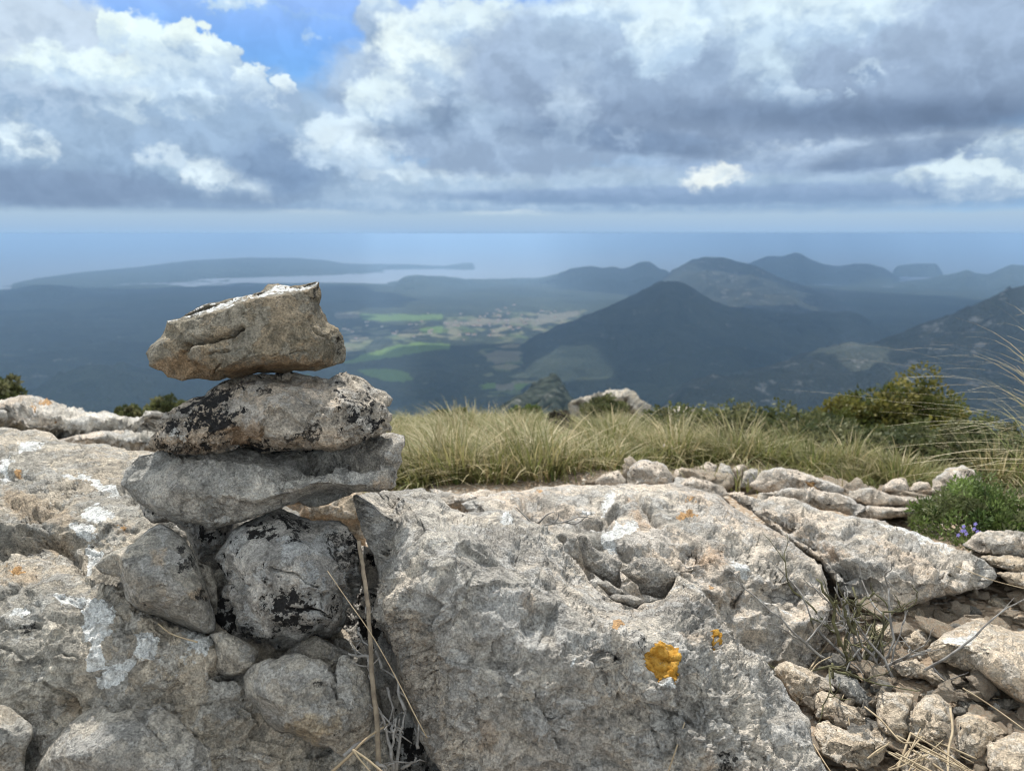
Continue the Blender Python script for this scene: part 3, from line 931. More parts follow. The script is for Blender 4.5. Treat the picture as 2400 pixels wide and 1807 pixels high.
def build_houses():
    """scattered houses of the valley villages, a few pixels each"""
    mw = plain_mat('house_wall', (.55, .50, .43), (.70, .66, .60), .3)
    mr = plain_mat('house_roof', (.28, .15, .10), (.36, .22, .15), .3)
    protos = []
    for L, W, H in ((17., 11., 6.), (24., 13., 7.), (13., 10., 6.)):
        l, w = L / 2, W / 2
        V = [(-l, -w, -6), (l, -w, -6), (l, w, -6), (-l, w, -6), (-l, -w, H), (l, -w, H), (l, w, H), (-l, w, H), (-l, 0, H + 2.6), (l, 0, H + 2.6),
             (-l - .6, -w - .8, H - .4), (l + .6, -w - .8, H - .4), (l + .6, w + .8, H - .4), (-l - .6, w + .8, H - .4), (-l - .6, 0, H + 3.), (l + .6, 0, H + 3.)]
        Fc = [(0, 1, 5, 4), (1, 2, 6, 9, 5), (2, 3, 7, 6), (3, 0, 4, 8, 7), (10, 11, 15, 14), (12, 13, 14, 15)]
        me = bpy.data.meshes.new('house'); me.from_pydata(V, [], Fc); me.update()
        me.materials.append(mw); me.materials.append(mr)
        me.polygons[4].material_index = 1; me.polygons[5].material_index = 1
        protos.append(me)
    rs = random.Random(31)
    n = 0
    spots = [(1150, 757, 60, 16), (1220, 745, 70, 18), (1010, 770, 70, 14), (985, 765, 60, 16), (1110, 790, 60, 18), (830, 770, 40, 12)]
    while n < 70:
        c0 = spots[rs.randrange(len(spots)) if n > 34 else rs.randrange(2)]
        u, v = rs.gauss(c0[0], c0[2]), rs.gauss(c0[1], c0[3])
        p = ground_hit(u, v, VAL)
        o = bpy.data.objects.new('house', protos[rs.randrange(3)])
        o.location = (p[0], p[1], float(valley_z(np.array([p[0]]), np.array([p[1]]))[0]))
        o.rotation_euler = (0, 0, rs.uniform(0, 3.14))
        o.scale = (.8, .8, .75)
        COL.objects.link(o)
        tag(o, 'tiny pale house with a tiled roof among the fields far down in the valley', 'house', 'houses of the valley village')
        n += 1


def build_haze():
    b = bmesh.new()
    bmesh.ops.create_cube(b, size=1.)
    h = 3.0 - (SEA - 20)
    bmesh.ops.scale(b, vec=(85000., 85000., h), verts=b.verts)
    bmesh.ops.translate(b, vec=(0, 0, (3.0 + SEA - 20) / 2), verts=b.verts)
    me = bpy.data.meshes.new('haze'); b.to_mesh(me); b.free()
    m = bpy.data.materials.new('haze_air')
    m.use_nodes = True
    t = m.node_tree; t.nodes.clear()
    out = t.nodes.new('ShaderNodeOutputMaterial')
    pv = t.nodes.new('ShaderNodeVolumePrincipled')
    pv.inputs['Color'].default_value = HAZE_COLOR
    pv.inputs['Density'].default_value = HAZE_DENSITY
    pv.inputs['Anisotropy'].default_value = HAZE_G
    t.links.new(pv.outputs[0], out.inputs['Volume'])
    me.materials.append(m)
    o = bpy.data.objects.new('haze', me)
    COL.objects.link(o)
    tag(o, kind='stuff')
    m.cycles.homogeneous_volume = True if hasattr(m.cycles, 'homogeneous_volume') else None


def build_clouds():
    """cumulus riding over the valley, above the frame: what keeps most of the lowland in cloud shade"""
    m, k, b = new_mat('cloud_vapour')
    tc = k.n('ShaderNodeTexCoord').outputs['Object']
    k.put(b.inputs['Base Color'], k.mix(k.noise(tc, .004, 5, .6), (.72, .74, .77), (.86, .87, .89)))
    b.inputs['Roughness'].default_value = 1.
    b.inputs['Specular IOR Level'].default_value = 0.
    proto = []
    for i in range(3):
        bm = bmesh.new()
        bmesh.ops.create_icosphere(bm, subdivisions=5, radius=1.)
        me = bpy.data.meshes.new('cloud'); bm.to_mesh(me); bm.free()
        n = len(me.vertices)
        P = np.zeros(n * 3); me.vertices.foreach_get('co', P); P = P.reshape(-1, 3)
        P = P * (1 + .32 * fbm(P * 1.6, 4, .55, 60 + i) + .12 * ridged(P * 3.2, 3, .5, 70 + i))[:, None]
        P[:, 2] = np.where(P[:, 2] < 0, P[:, 2] * .30, P[:, 2])
        me.vertices.foreach_set('co', P.astype(np.float32).ravel())
        me.polygons.foreach_set('use_smooth', np.ones(len(me.polygons), bool))
        me.materials.append(m); me.update()
        proto.append(me)
    t = math.tan(R(SUN_EL))
    for i, (x, y, rx, ry) in enumerate(CLOUD_SHADE):
        hc = max(.54 * (y + ry + 400), 900.)
        d = (hc + 400) / t
        o = bpy.data.objects.new('cloud', proto[i % 3])
        o.location = (x + d * math.sin(R(SUN_AZ)), y + d * math.cos(R(SUN_AZ)), hc)
        o.scale = (rx, ry, min(rx, ry) * .45)
        o.rotation_euler = (0, 0, i * .4)
        COL.objects.link(o)
        tag(o, kind='structure')


# shaded ground: centre and half extent in metres
CLOUD_SHADE = [(-2300, 3300, 1500, 800), (-1100, 1700, 1000, 700), (1250, 2750, 950, 800), (1500, 1700, 1000, 500), (300, 1300, 700, 450),
               (-1700, 5200, 1500, 700), (1700, 5400, 1500, 650), (2600, 3700, 900, 900), (-3400, 4900, 1200, 900), (2300, 7300, 1800, 700), (-200, 2350, 500, 260)]
HAZE_COLOR = (.43, .66, .96, 1.)
HAZE_DENSITY = 1.5e-4
HAZE_G = .45
M['rockspur'] = rock_mat('far_rock', (.22, .21, .195), (.34, .32, .29), shift=2., sc=.01, pits=0., bump=60.)
build_land()
build_houses()
build_haze()
build_clouds()
# ------------------------------------------------------------------ rocks
ROCKS = {}
rng_ = np.random.RandomState(7)


def resample(poly, step, closed=True):
    P = np.array(poly, float)
    if closed: P = np.vstack([P, P[:1]])
    d = np.sqrt(((P[1:, :2] - P[:-1, :2]) ** 2).sum(1))
    s = np.concatenate([[0], np.cumsum(d)])
    n = max(int(s[-1] / step), 8)
    t = np.linspace(0, s[-1], n, endpoint=not closed)
    return np.stack([np.interp(t, s, P[:, k]) for k in range(P.shape[1])], 1)


def smooth_closed(P, it=1, keep=.5):
    for _ in range(it):
        P = P * keep + (np.roll(P, 1, 0) + np.roll(P, -1, 0)) * (1 - keep) / 2
    return P


def cdt(pts, edges, faces):
    out = delaunay_2d_cdt([Vector((float(p[0]), float(p[1]))) for p in pts], edges, faces, 1, 1e-5)
    return out


def traced_rock(name, label, outline, creases=(), z=1.0, s=4., rnd=12., back=.10, mat='pale', cat='rock', group=None,
                amp=.012, seed=1, zabs=False, tilt=0., grooves=(), lichen=None, smooth=3, chip=1., fine=1., jag=1.,
                rnd_m=.018, parent=None, kind=None, strata=0., lobes=1., scoop=0., dents=(), cuts=9, cutq=(.80, .93), cutdev=.62):
    """Closed stone from its traced outline and its facet edges.
    outline / creases hold (u, v, x): x = metres towards the viewer from the stone's own mid depth
    (or, with zabs, the axial depth itself).  The visible side is built over those facets, the far side
    bulges back by `back` metres, and everything is broken up by noise in real space."""
    rng = np.random.RandomState(seed)
    O = np.array([(q[0], q[1], q[2] if len(q) > 2 else (z if zabs else 0.)) for q in outline], float)
    c0 = O[:, :2].mean(0)
    CRS = [[(q[0], q[1], q[2]) for q in line] for line in creases]

    def zbase(u, v):
        return z + tilt * (v - c0[1]) / 100.
    if zabs:
        O[:, 2] = zbase(O[:, 0], O[:, 1]) - O[:, 2]
        CRS = [[(a, b, float(zbase(a, b)) - d) for a, b, d in ln] for ln in CRS]
    # coarse facets
    pts = [tuple(o) for o in O]; edges = []
    for ln in CRS:
        i0 = len(pts)
        pts += ln
        edges += [(i0 + i, i0 + i + 1) for i in range(len(ln) - 1)]
    pc = np.array(pts)
    vo, eo, fo, ov, oe, of = cdt(pc, edges, [list(range(len(O)))])
    cv = np.array([(q[0], q[1]) for q in vo])
    cz = np.zeros(len(cv))
    for i, lst in enumerate(ov):
        if lst: cz[i] = pc[lst[0], 2]
        else:
            dd = ((pc[:, :2] - cv[i]) ** 2).sum(1); j = np.argsort(dd)[:2]
            w = 1 / (dd[j] + 1e-6); cz[i] = (pc[j, 2] * w).sum() / w.sum()
    tris = [f for f in fo]
    # dense outline with a broken edge
    D = resample(O, s)
    th = np.arange(len(D)) * s
    q3 = np.stack([th / 55., 0 * th + seed * 3.3, 0 * th], 1)
    nrm = np.roll(D[:, :2], -1, 0) - np.roll(D[:, :2], 1, 0)
    nrm = np.stack([nrm[:, 1], -nrm[:, 0]], 1) / np.maximum(np.linalg.norm(nrm, axis=1, keepdims=True), 1e-6)
    D[:, :2] += nrm * (jag * (3.2 * fbm(q3, 4, .6, seed))[:, None])
    D[:, :2] = smooth_closed(D[:, :2], 1, .7)
    # interior points
    lo, hi = D[:, :2].min(0), D[:, :2].max(0)
    gx = np.arange(lo[0], hi[0], s); gy = np.arange(lo[1], hi[1], s * .87)
    X, Y = np.meshgrid(gx, gy)
    X = X + (np.arange(len(gy)) % 2)[:, None] * s * .5
    G = np.stack([X.ravel(), Y.ravel()], 1) + rng.uniform(-.22, .22, (X.size, 2)) * s
    G = G[in_poly(G, D)]
    eg = dist_line(G, D, True)
    G = G[eg > .62 * s]
    A = np.vstack([D[:, :2], G])
    nb = len(D)
    vo2, _, fo2, ov2, _, _ = cdt(A, [], [list(range(nb))])
    if len(vo2) != len(A):
        A = np.array([(q[0], q[1]) for q in vo2])
        isb = np.array([bool(l) and min(l) < nb for l in ov2]) | np.array([not l for l in ov2])
    else:
        isb = np.arange(len(A)) < nb
    Tn = np.array([f for f in fo2 if len(f) == 3], int)
    # interpolate facets
    dz = np.full(len(A), np.nan)
    for f in tris:
        a, b, c_ = cv[f[0]], cv[f[1]], cv[f[2]]
        den = (b[1] - c_[1]) * (a[0] - c_[0]) + (c_[0] - b[0]) * (a[1] - c_[1])
        if abs(den) < 1e-9: continue
        l1 = ((b[1] - c_[1]) * (A[:, 0] - c_[0]) + (c_[0] - b[0]) * (A[:, 1] - c_[1])) / den
        l2 = ((c_[1] - a[1]) * (A[:, 0] - c_[0]) + (a[0] - c_[0]) * (A[:, 1] - c_[1])) / den
        l3 = 1 - l1 - l2
        m = (l1 > -1e-4) & (l2 > -1e-4) & (l3 > -1e-4)
        dz[m] = l1[m] * cz[f[0]] + l2[m] * cz[f[1]] + l3[m] * cz[f[2]]
    bad = np.isnan(dz)
    if bad.any():
        for i in np.nonzero(bad)[0]:
            dz[i] = D[np.argmin(((D[:, :2] - A[i]) ** 2).sum(1)), 2]
    # neighbour smoothing softens the facet edges a little
    E = np.vstack([Tn[:, [0, 1]], Tn[:, [1, 2]], Tn[:, [2, 0]]])
    cnt = np.bincount(E[:, 0], minlength=len(A)) + np.bincount(E[:, 1], minlength=len(A))
    for _ in range(smooth):
        sm = np.bincount(E[:, 0], dz[E[:, 1]], len(A)) + np.bincount(E[:, 1], dz[E[:, 0]], len(A))
        dz = np.where(isb, dz, .35 * dz + .65 * sm / np.maximum(cnt, 1))
    e = np.where(isb, 0., dist_line(A, D, True))
    x = np.clip(e / rnd, 0, 1)
    lip = rnd_m * (np.sqrt(np.clip(1 - (1 - x) ** 2, 0, 1)))
    zb = zbase(A[:, 0], A[:, 1])
    zf = zb - dz - lip
    emax = max(e.max(), 1.)
    xb = np.clip(e / min(emax, max(rnd * 2, back * F / z * .7)), 0, 1)
    zk = zb - np.minimum(dz, np.where(isb, dz, 0)) * 0 - np.where(isb, dz, dz * 0) + back * np.sqrt(np.clip(1 - (1 - xb) ** 2, 0, 1))
    if zabs:  # boulders: far side follows the facets at a distance
        zk = zf + .02 * x + back * np.sqrt(np.clip(1 - (1 - xb) ** 2, 0, 1))
        zk = np.where(isb, zf, zk)
    else:
        zk = np.where(isb, zf, np.maximum(zk, zf + .004))
    PF = at(A[:, 0], A[:, 1], zf)
    ib = np.nonzero(~isb)[0]
    remap = np.arange(len(A)); remap[ib] = len(A) + np.arange(len(ib))
    PB = at(A[ib, 0], A[ib, 1], zk[ib])
    V = np.vstack([PF, PB])
    # orientation: front triangles face the camera
    a, b, c_ = V[Tn[:, 0]], V[Tn[:, 1]], V[Tn[:, 2]]
    n = np.cross(b - a, c_ - a)
    flip = (n * (a + b + c_)).sum(1) > 0
    Tn[flip] = Tn[flip][:, ::-1]
    TB = remap[Tn][:, ::-1]
    Tall = np.vstack([Tn, TB])
    # flat fracture faces: slice the bulges off with planes that face the viewer
    nfv = len(A)
    cen = V[:nfv].mean(0)
    front = -cen / np.linalg.norm(cen)
    wcut = np.clip(np.concatenate([e, np.zeros(len(ib))]) / (2.2 * s), 0, 1)
    for _ in range(cuts):
        nn = front + rng.normal(0, cutdev, 3) + np.array([0, 0, .15])
        nn /= np.linalg.norm(nn)
        sc_ = (V - cen) @ nn
        lim = np.quantile(sc_[:nfv], rng.uniform(*cutq))
        V = V - (np.clip(sc_ - lim, 0, None) * wcut * .92)[:, None] * nn
    N = vnormals(V, Tall)
    ext = np.linalg.norm(V.max(0) - V.min(0))
    size = min(ext, .45)
    q = V / size
    qs = q * np.array([1, 1, 1 + strata])
    wob = np.stack([perlin(q * 4 + 7.7, seed + 40), perlin(q * 4 + 3.1, seed + 41), perlin(q * 4, seed + 42)], 1) * .08
    ed = np.clip(np.concatenate([e, e[ib]]) / (2.5 * s), .25, 1.)      # keep the silhouette where it was traced
    k = size * amp / .012
    d = k * (.013 * lobes * fbm(qs * 3.2 + wob, 3, .5, seed) + .010 * lobes * ridged(qs * 6.5 + wob, 3, .5, seed + 1) - .008)
    d += k * chip * (.020 * chips(qs * 5.2 + wob * 2, seed + 2) + .012 * chips(qs * 12. + wob * 3, seed + 3) + .006 * chips(qs * 27. + wob * 5, seed + 5))
    fm = np.clip(.45 + 1.6 * fbm(V * 6., 3, .5, seed + 9), .12, 1.5)
    d += fine * fm * (.0045 * fbm(V * 42., 4, .6, seed + 4) + .0022 * ridged(V * 95., 3, .55, seed + 6) - .0017)
    d += k * chip * .022 * chips(qs * 2.7 + wob, seed + 8)
    if scoop:
        for fq, am, sd_ in ((7.5, .020, 21), (15., .010, 22), (31., .0045, 23)):
            c1_, _, c2_, rv = cells(V * fq + wob * 4, seed + sd_)
            dep = np.clip(rv[:, 0] * .8 + .35, 0, 1)
            d -= scoop * am * dep * np.clip(1 - (c1_ / .62) ** 2, 0, 1)
    d *= ed
    uvA = np.vstack([A, A[ib]])
    nf = len(A)
    for g in grooves:
        line, w, dep = g
        jx = np.stack([6 * perlin(np.column_stack([uvA / 23., np.full(len(uvA), 1.7)]), seed + 50), 6 * perlin(np.column_stack([uvA / 23., np.full(len(uvA), 7.1)]), seed + 51)], 1)
        dl = dist_line(uvA[:nf] + jx[:nf], line)
        d[:nf] -= dep * np.exp(-(dl / w) ** 2) * np.clip(e / 6., .2, 1)
    for (du, dv, ru, rv, dep) in dents:      # traced hollows
        jx = 14 * fbm(np.column_stack([uvA[:nf] / 60., np.full(nf, 3.3 + du)]), 3, .6, seed + 70)
        jy = 14 * fbm(np.column_stack([uvA[:nf] / 60., np.full(nf, 9.1 + du)]), 3, .6, seed + 71)
        rr = ((uvA[:nf, 0] + jx - du) / ru) ** 2 + ((uvA[:nf, 1] + jy - dv) / rv) ** 2
        d[:nf] -= dep * np.clip(1 - rr, 0, 1) ** .8 * np.clip(e / 20., 0, 1)
    V = V + N * d[:, None]
    o = None
    org = V.mean(0)
    o = link_mesh(name, V, Tall, M[mat], origin=org)
    a = np.zeros((len(V), 4))
    if lichen:
        jj = 5 * fbm(np.column_stack([uvA / 14., np.full(len(uvA), .5)]), 4, .6, seed + 60)
        for ch, polys in lichen.items():
            ci = 'WOBA'.index(ch)
            wd = 26. if ch == 'A' else 9.
            for pl in polys:
                sd = dist_line(uvA, pl, True) * np.where(in_poly(uvA, pl), 1, -1) + jj * (2 if ch == 'A' else 1)
                vv = np.clip(.5 + sd / (2 * wd), 0, 1)
                vv[nf:] = 0
                a[:, ci] = np.maximum(a[:, ci], vv)
    color_attr(o, 'lichen', a)
    tag(o, label, cat, group, kind)
    ROCKS.setdefault(name, []).append(o)
    o_uv[o.name] = (A, PF.shape[0], V, Tn, e)
    return o


o_uv = {}


def lichen_patch(rock, poly, lift=.0012, jag=5.5, seed=3, mat='orange', name='lichen', label=None, holes=()):
    """crust of lichen lying on a rock: its own thin raised mesh, a part of the rock"""
    A, nf, V, Tn, e = o_uv[rock.name]
    sd = dist_line(A, poly, True) * np.where(in_poly(A, poly), 1, -1)
    q = np.column_stack([A / 8.5, np.full(len(A), 2.2)])
    sd = sd + jag * fbm(q, 4, .6, seed)
    for h in holes:
        sd = np.minimum(sd, -(dist_line(A, h, True) * np.where(in_poly(A, h), 1, -1)) + 2 * fbm(q * 1.5, 3, .6, seed + 1))
    keep = (sd[Tn] > 0).all(1)
    Tk = Tn[keep]
    if not len(Tk): return None
    ids = np.unique(Tk)
    mp = -np.ones(len(A), int); mp[ids] = np.arange(len(ids))
    N = vnormals(V[:nf], Tn)[ids]
    th = lift * (.35 + .65 * np.clip(sd[ids] / 7., 0, 1)) + .0014 * fbm(V[ids] * 170., 3, .6, seed + 2)
    top = V[ids] + N * np.maximum(th, .0008)[:, None]
    bot = V[ids] - N * .001
    T1 = mp[Tk]
    n = len(ids)
    # side walls
    ed = {}
    for t in T1:
        for i in range(3):
            p = (t[i], t[(i + 1) % 3])
            if (p[1], p[0]) in ed: del ed[(p[1], p[0])]
            else: ed[p] = 1
    W = []
    for (i, j) in ed:
        W += [(j, i, n + i), (j, n + i, n + j)]
    Fc = np.vstack([T1, T1[:, ::-1] + n, np.array(W)])
    o = link_mesh(name, np.vstack([top, bot]), Fc, M[mat], parent=rock, origin=V[ids].mean(0))
    if label: o['label'] = label
    return o


def P1(p): return T(K1, p)
def P2(p): return T(K2, p)
def P3(p): return T(K3, p)
def P4(p): return T(K4, p)
def P5(p): return T(K5, p)
def P6(p): return T(K6, p)


def build_cairn():
    # --- topmost stone
    o = P1([(135, 600, -.01), (170, 540, -.015), (240, 480, -.02), (270, 430, -.03), (290, 355, -.02), (380, 335, -.03), (480, 280, -.06), (600, 225, -.08), (700, 200, -.08), (790, 175, -.08), (880, 165, -.08), (980, 140, -.085), (1045, 90, -.085), (1110, 78, -.085), (1190, 100, -.08), (1280, 95, -.08), (1340, 70, -.06), (1420, 58, -.04), (1437, 110, -.03), (1435, 180, -.02), (1410, 235, -.02), (1460, 300, -.03), (1480, 365, -.03), (1560, 410, -.03), (1598, 465, -.03), (1612, 580, -.03), (1600, 660, -.03), (1540, 680, -.02), (1480, 708, -.01), (1380, 725, -.01), (1250, 728, -.02), (1140, 745, -.02), (1050, 745, -.03), (960, 740, -.03), (880, 765, -.02), (800, 788, -.01), (740, 793), (690, 797), (560, 785), (400, 793), (290, 775), (255, 725), (215, 712), (160, 685), (165, 655)])
    cr_ = [P1(q) for q in (
        [(300, 372, -.01), (450, 345, .012), (560, 300, .022), (700, 275, .03), (830, 225, .035), (1000, 180, .035), (1200, 152, .03), (1330, 122, .015), (1400, 85, -.015)],
        [(250, 520, .0), (420, 470, .028), (600, 430, .042), (800, 380, .05), (1000, 350, .052), (1200, 330, .048), (1335, 300, .03)],
        [(430, 585, .035), (500, 615, .062), (640, 690, .068), (760, 660, .066), (900, 610, .066), (1050, 600, .066), (1200, 580, .064), (1340, 580, .052), (1450, 600, .02)],
        [(300, 700, .0), (420, 680, .012), (520, 700, .025), (640, 745, .038), (760, 735, .036), (1000, 690, .04), (1300, 672, .036), (1450, 665, .015)],
        [(1360, 170, .012), (1358, 370, .03), (1410, 470, .032), (1440, 560, .024)])]
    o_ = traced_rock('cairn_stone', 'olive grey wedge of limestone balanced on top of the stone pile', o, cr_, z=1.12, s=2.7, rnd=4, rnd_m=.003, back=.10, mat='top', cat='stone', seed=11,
                amp=.0055, smooth=1, cuts=4, cutq=(.90, .97), cutdev=.4, chip=.7, lobes=.35, jag=1.1,
                grooves=[(P1([(405, 600), (425, 545), (470, 500), (560, 500), (680, 478), (760, 450), (835, 405)]), 5.0, .026), (P1([(560, 625), (620, 585), (670, 577), (740, 580)]), 2.5, .008), (P1([(1345, 330), (1380, 430), (1440, 470)]), 3., .008),
                         (P1([(640, 700), (640, 760), (760, 790)]), 2.5, .008), (P1([(430, 660), (520, 690), (560, 720)]), 2.5, .006), (P1([(940, 630), (1080, 610), (1110, 600)]), 2., .005), (P1([(860, 640), (900, 580)]), 2., .004), (P1([(1220, 600), (1330, 600)]), 2., .005)],
                lichen={'W': [P1([(290, 358), (380, 340), (480, 285), (600, 230), (790, 180), (980, 145), (1110, 85), (1280, 100), (1400, 66), (1390, 84), (1330, 112), (1200, 140), (1000, 164), (830, 208), (700, 258), (560, 280), (450, 325), (300, 362)])], 'A': [P1([(230, 620), (330, 590), (420, 600), (470, 650), (620, 710), (680, 800), (400, 800), (280, 780), (160, 690)]), P1([(680, 740), (760, 690), (1000, 640), (1300, 620), (1480, 640), (1560, 690), (1250, 740), (760, 800)])],  # W strip: pale weathering plus the sunlit top rim painted into the colour
                        'B': [P1([(1540, 470), (1580, 480), (1600, 600), (1570, 610), (1540, 530)]), P1([(1370, 110), (1400, 110), (1410, 180), (1380, 180)])]})
    # --- second stone
    o = P1([(195, 1260), (215, 1200), (240, 1150), (215, 1135), (225, 1100), (300, 1030, -.01), (400, 970, -.02), (480, 930, -.03), (580, 905, -.03), (640, 840, -.05), (700, 795, -.06), (800, 780, -.07), (900, 760, -.07), (1000, 738, -.06), (1080, 745, -.06), (1220, 740, -.07), (1330, 755, -.07), (1480, 785, -.07), (1540, 745, -.07), (1610, 742, -.07), (1700, 770, -.06), (1800, 830, -.06), (1910, 880, -.05), (1960, 930, -.04), (1950, 980, -.03), (1920, 990, -.03), (1960, 1050, -.03), (1940, 1110, -.02), (1950, 1160, -.02), (1880, 1190, -.01), (1770, 1225), (1700, 1260), (1610, 1300), (1500, 1322), (1380, 1310), (1300, 1300), (1220, 1320), (1100, 1320), (1000, 1325), (950, 1300), (890, 1275), (800, 1310), (700, 1335), (560, 1355), (440, 1350), (300, 1320), (215, 1290)])
    cr_ = [P1(q) for q in (
        [(330, 1090, .015), (480, 1010, .02), (700, 900, .01), (900, 840, .01), (1100, 830, .012), (1300, 850, .01), (1500, 880, .0), (1700, 900, -.02), (1850, 960, -.025)],
        [(280, 1180, .035), (450, 1130, .05), (700, 1040, .05), (1000, 980, .052), (1300, 1000, .052), (1600, 1020, .035), (1800, 1060, .01)],
        [(240, 1220, .04), (400, 1200, .062), (560, 1170, .07), (700, 1130, .074), (820, 1102, .075), (1000, 1092, .078)],
        [(1030, 1195, .07), (1200, 1180, .075), (1400, 1190, .07), (1600, 1190, .05), (1760, 1180, .018)],
        [(300, 1280, .02), (560, 1300, .034), (800, 1230, .04), (1000, 1240, .045), (1150, 1270, .048), (1400, 1270, .048), (1600, 1260, .028)])]
    traced_rock('cairn_stone', 'black speckled beige stone in the middle of the pile, under the wedge', o, cr_, z=1.10, s=2.7, rnd=6, rnd_m=.006, back=.10, mat='mid', cat='stone', seed=23,
                amp=.009, smooth=1, cuts=5, cutq=(.90, .97), cutdev=.42, chip=1.2, fine=1.5, lobes=.6, jag=1.2,
                lichen={'B': [P1([(250, 1230), (400, 1240), (560, 1235), (600, 1290), (520, 1340), (300, 1310), (220, 1280)]), P1([(1330, 1100), (1420, 1080), (1460, 1180), (1400, 1270), (1290, 1250)]), P1([(960, 850), (1040, 840), (1060, 880), (980, 900)]), P1([(1170, 1210), (1260, 1200), (1260, 1260), (1180, 1270)]), P1([(560, 930), (660, 840), (720, 830), (640, 930), (480, 1010), (420, 1010)])],
                        'A': [P1([(700, 1140), (820, 1110), (1000, 1100), (1020, 1230), (900, 1260), (760, 1270)])]})
    # --- flat slab
    o = [(283, 1134, -.015), (294, 1101, -.02), (327, 1069, -.03), (365, 1058, -.045), (420, 1045, -.06), (560, 1036, -.07), (700, 1030, -.08), (800, 1022, -.08), (898, 1014, -.08), (917, 1013, -.07), (949, 1020, -.05), (950, 1032, -.04), (939, 1061, -.04), (941, 1083, -.04), (928, 1108, -.04), (928, 1137, -.03), (917, 1146, -.03), (880, 1151, -.03), (832, 1155, -.03), (770, 1180, -.05), (725, 1188, -.05), (700, 1177, -.03), (683, 1185, -.0), (627, 1200), (576, 1219), (520, 1235), (490, 1238), (470, 1230), (414, 1221), (376, 1208), (321, 1178, -.01), (286, 1140, -.015)]
    cr_ = ([(352, 1108, .006), (340, 1156, .014)], [(410, 1078, .01), (500, 1075, .03), (583, 1085, .05), (640, 1108, .066), (690, 1145, .07)],
           [(420, 1145, .045), (520, 1160, .066), (600, 1172, .07)],
           [(360, 1185, .02), (480, 1220, .036), (600, 1200, .04)],
           [(680, 1080, .0), (760, 1078, -.03), (850, 1060, -.035)],
           [(712, 1146, .05), (740, 1131, .052), (775, 1124, .054), (819, 1129, .05), (880, 1134, .025)],
           [(735, 1166, -.045), (790, 1158, -.05)], [(900, 1075, .0), (915, 1045, -.015)])
    traced_rock('cairn_stone', 'flat grey slab with a dark hollow below its right end, bridging the base stones', o, cr_, z=1.10, s=2.7, rnd=6, rnd_m=.006, back=.11, mat='slab', cat='stone', seed=37,
                amp=.007, smooth=3, cuts=3, cutq=(.93, .98), cutdev=.35, chip=.8, lobes=.5, jag=1., strata=.5, dents=[(760, 1085, 75, 26, .03), (850, 1085, 60, 22, .02)],
                lichen={'A': [P3([(870, 60), (960, 40), (990, 90), (900, 105)])], 'W': [P2([(930, 600), (900, 615), (870, 590), (1000, 560)])]})
    # --- base stones
    o = P2([(405, 780, .0), (440, 745), (480, 720), (580, 680, -.01), (640, 625, -.02), (690, 600, -.03), (740, 620, -.03), (800, 670, -.02), (830, 720, -.02), (860, 790, -.02), (890, 870, -.02), (910, 940, -.01), (925, 1000), (925, 1060), (890, 1075), (820, 1060), (760, 1030), (700, 1010), (640, 1000), (570, 965), (540, 930), (525, 860), (510, 830), (440, 815)])
    cr_ = [P2(q) for q in ([(478, 738, .0), (500, 770, .004), (512, 835, .008)], [(520, 740, .025), (560, 850, .04), (600, 940, .035)], [(640, 690, .012), (680, 780, .055), (700, 900, .062), (800, 990, .05), (880, 1050, .02)],
                           [(745, 650, -.003), (790, 760, .03), (840, 880, .035), (895, 1000, .018)])]
    traced_rock('cairn_stone', 'smooth olive grey stone with a side spur, leaning at the left foot of the pile', o, cr_, z=1.03, s=3., rnd=6, rnd_m=.006, back=.09, mat='small', cat='stone', seed=41, amp=.006, smooth=1, chip=.7, lobes=.5, jag=.8,
                lichen={'B': [P2([(790, 740), (830, 730), (840, 790), (800, 790)]), P2([(770, 690), (795, 690), (790, 720), (770, 715)]), P2([(610, 935), (630, 935), (625, 955)]), P2([(850, 880), (880, 880), (885, 930), (855, 920)])],
                        'A': [P2([(800, 880), (880, 870), (890, 920), (830, 930)]), P2([(640, 700), (720, 690), (720, 760), (640, 760)])]})
    o = P3([(5, 490), (30, 440), (60, 400, -.01), (110, 330, -.02), (200, 280, -.04), (300, 235, -.05), (360, 215, -.06), (440, 245, -.06), (540, 280, -.06), (620, 280, -.06), (690, 285, -.06), (740, 320, -.06), (770, 370, -.05), (800, 420, -.05), (800, 560, -.05), (810, 640, -.05), (790, 730, -.05), (745, 770, -.04), (740, 830, -.03), (700, 890, -.03), (640, 930, -.02), (560, 950, -.02), (430, 1000, -.01), (340, 1010, -.01), (250, 990, -.01), (180, 985, -.01), (110, 950), (50, 880), (10, 820), (15, 740), (60, 640, .01), (100, 635, .01), (60, 600), (30, 540)])
    cr_ = [P3(q) for q in ([(215, 330, .0), (200, 420, .03), (190, 510, .05), (310, 545, .078), (450, 600, .085), (600, 660, .07)], [(110, 680, .035), (250, 700, .07), (440, 770, .085), (600, 800, .072), (660, 840, .04)],
                           [(360, 270, -.015), (450, 400, .04), (600, 420, .02), (700, 500, .0)], [(120, 860, .025), (300, 900, .045), (480, 920, .04)], [(690, 600, .02), (720, 720, .015)], [(80, 470, .012), (120, 560, .03)])]
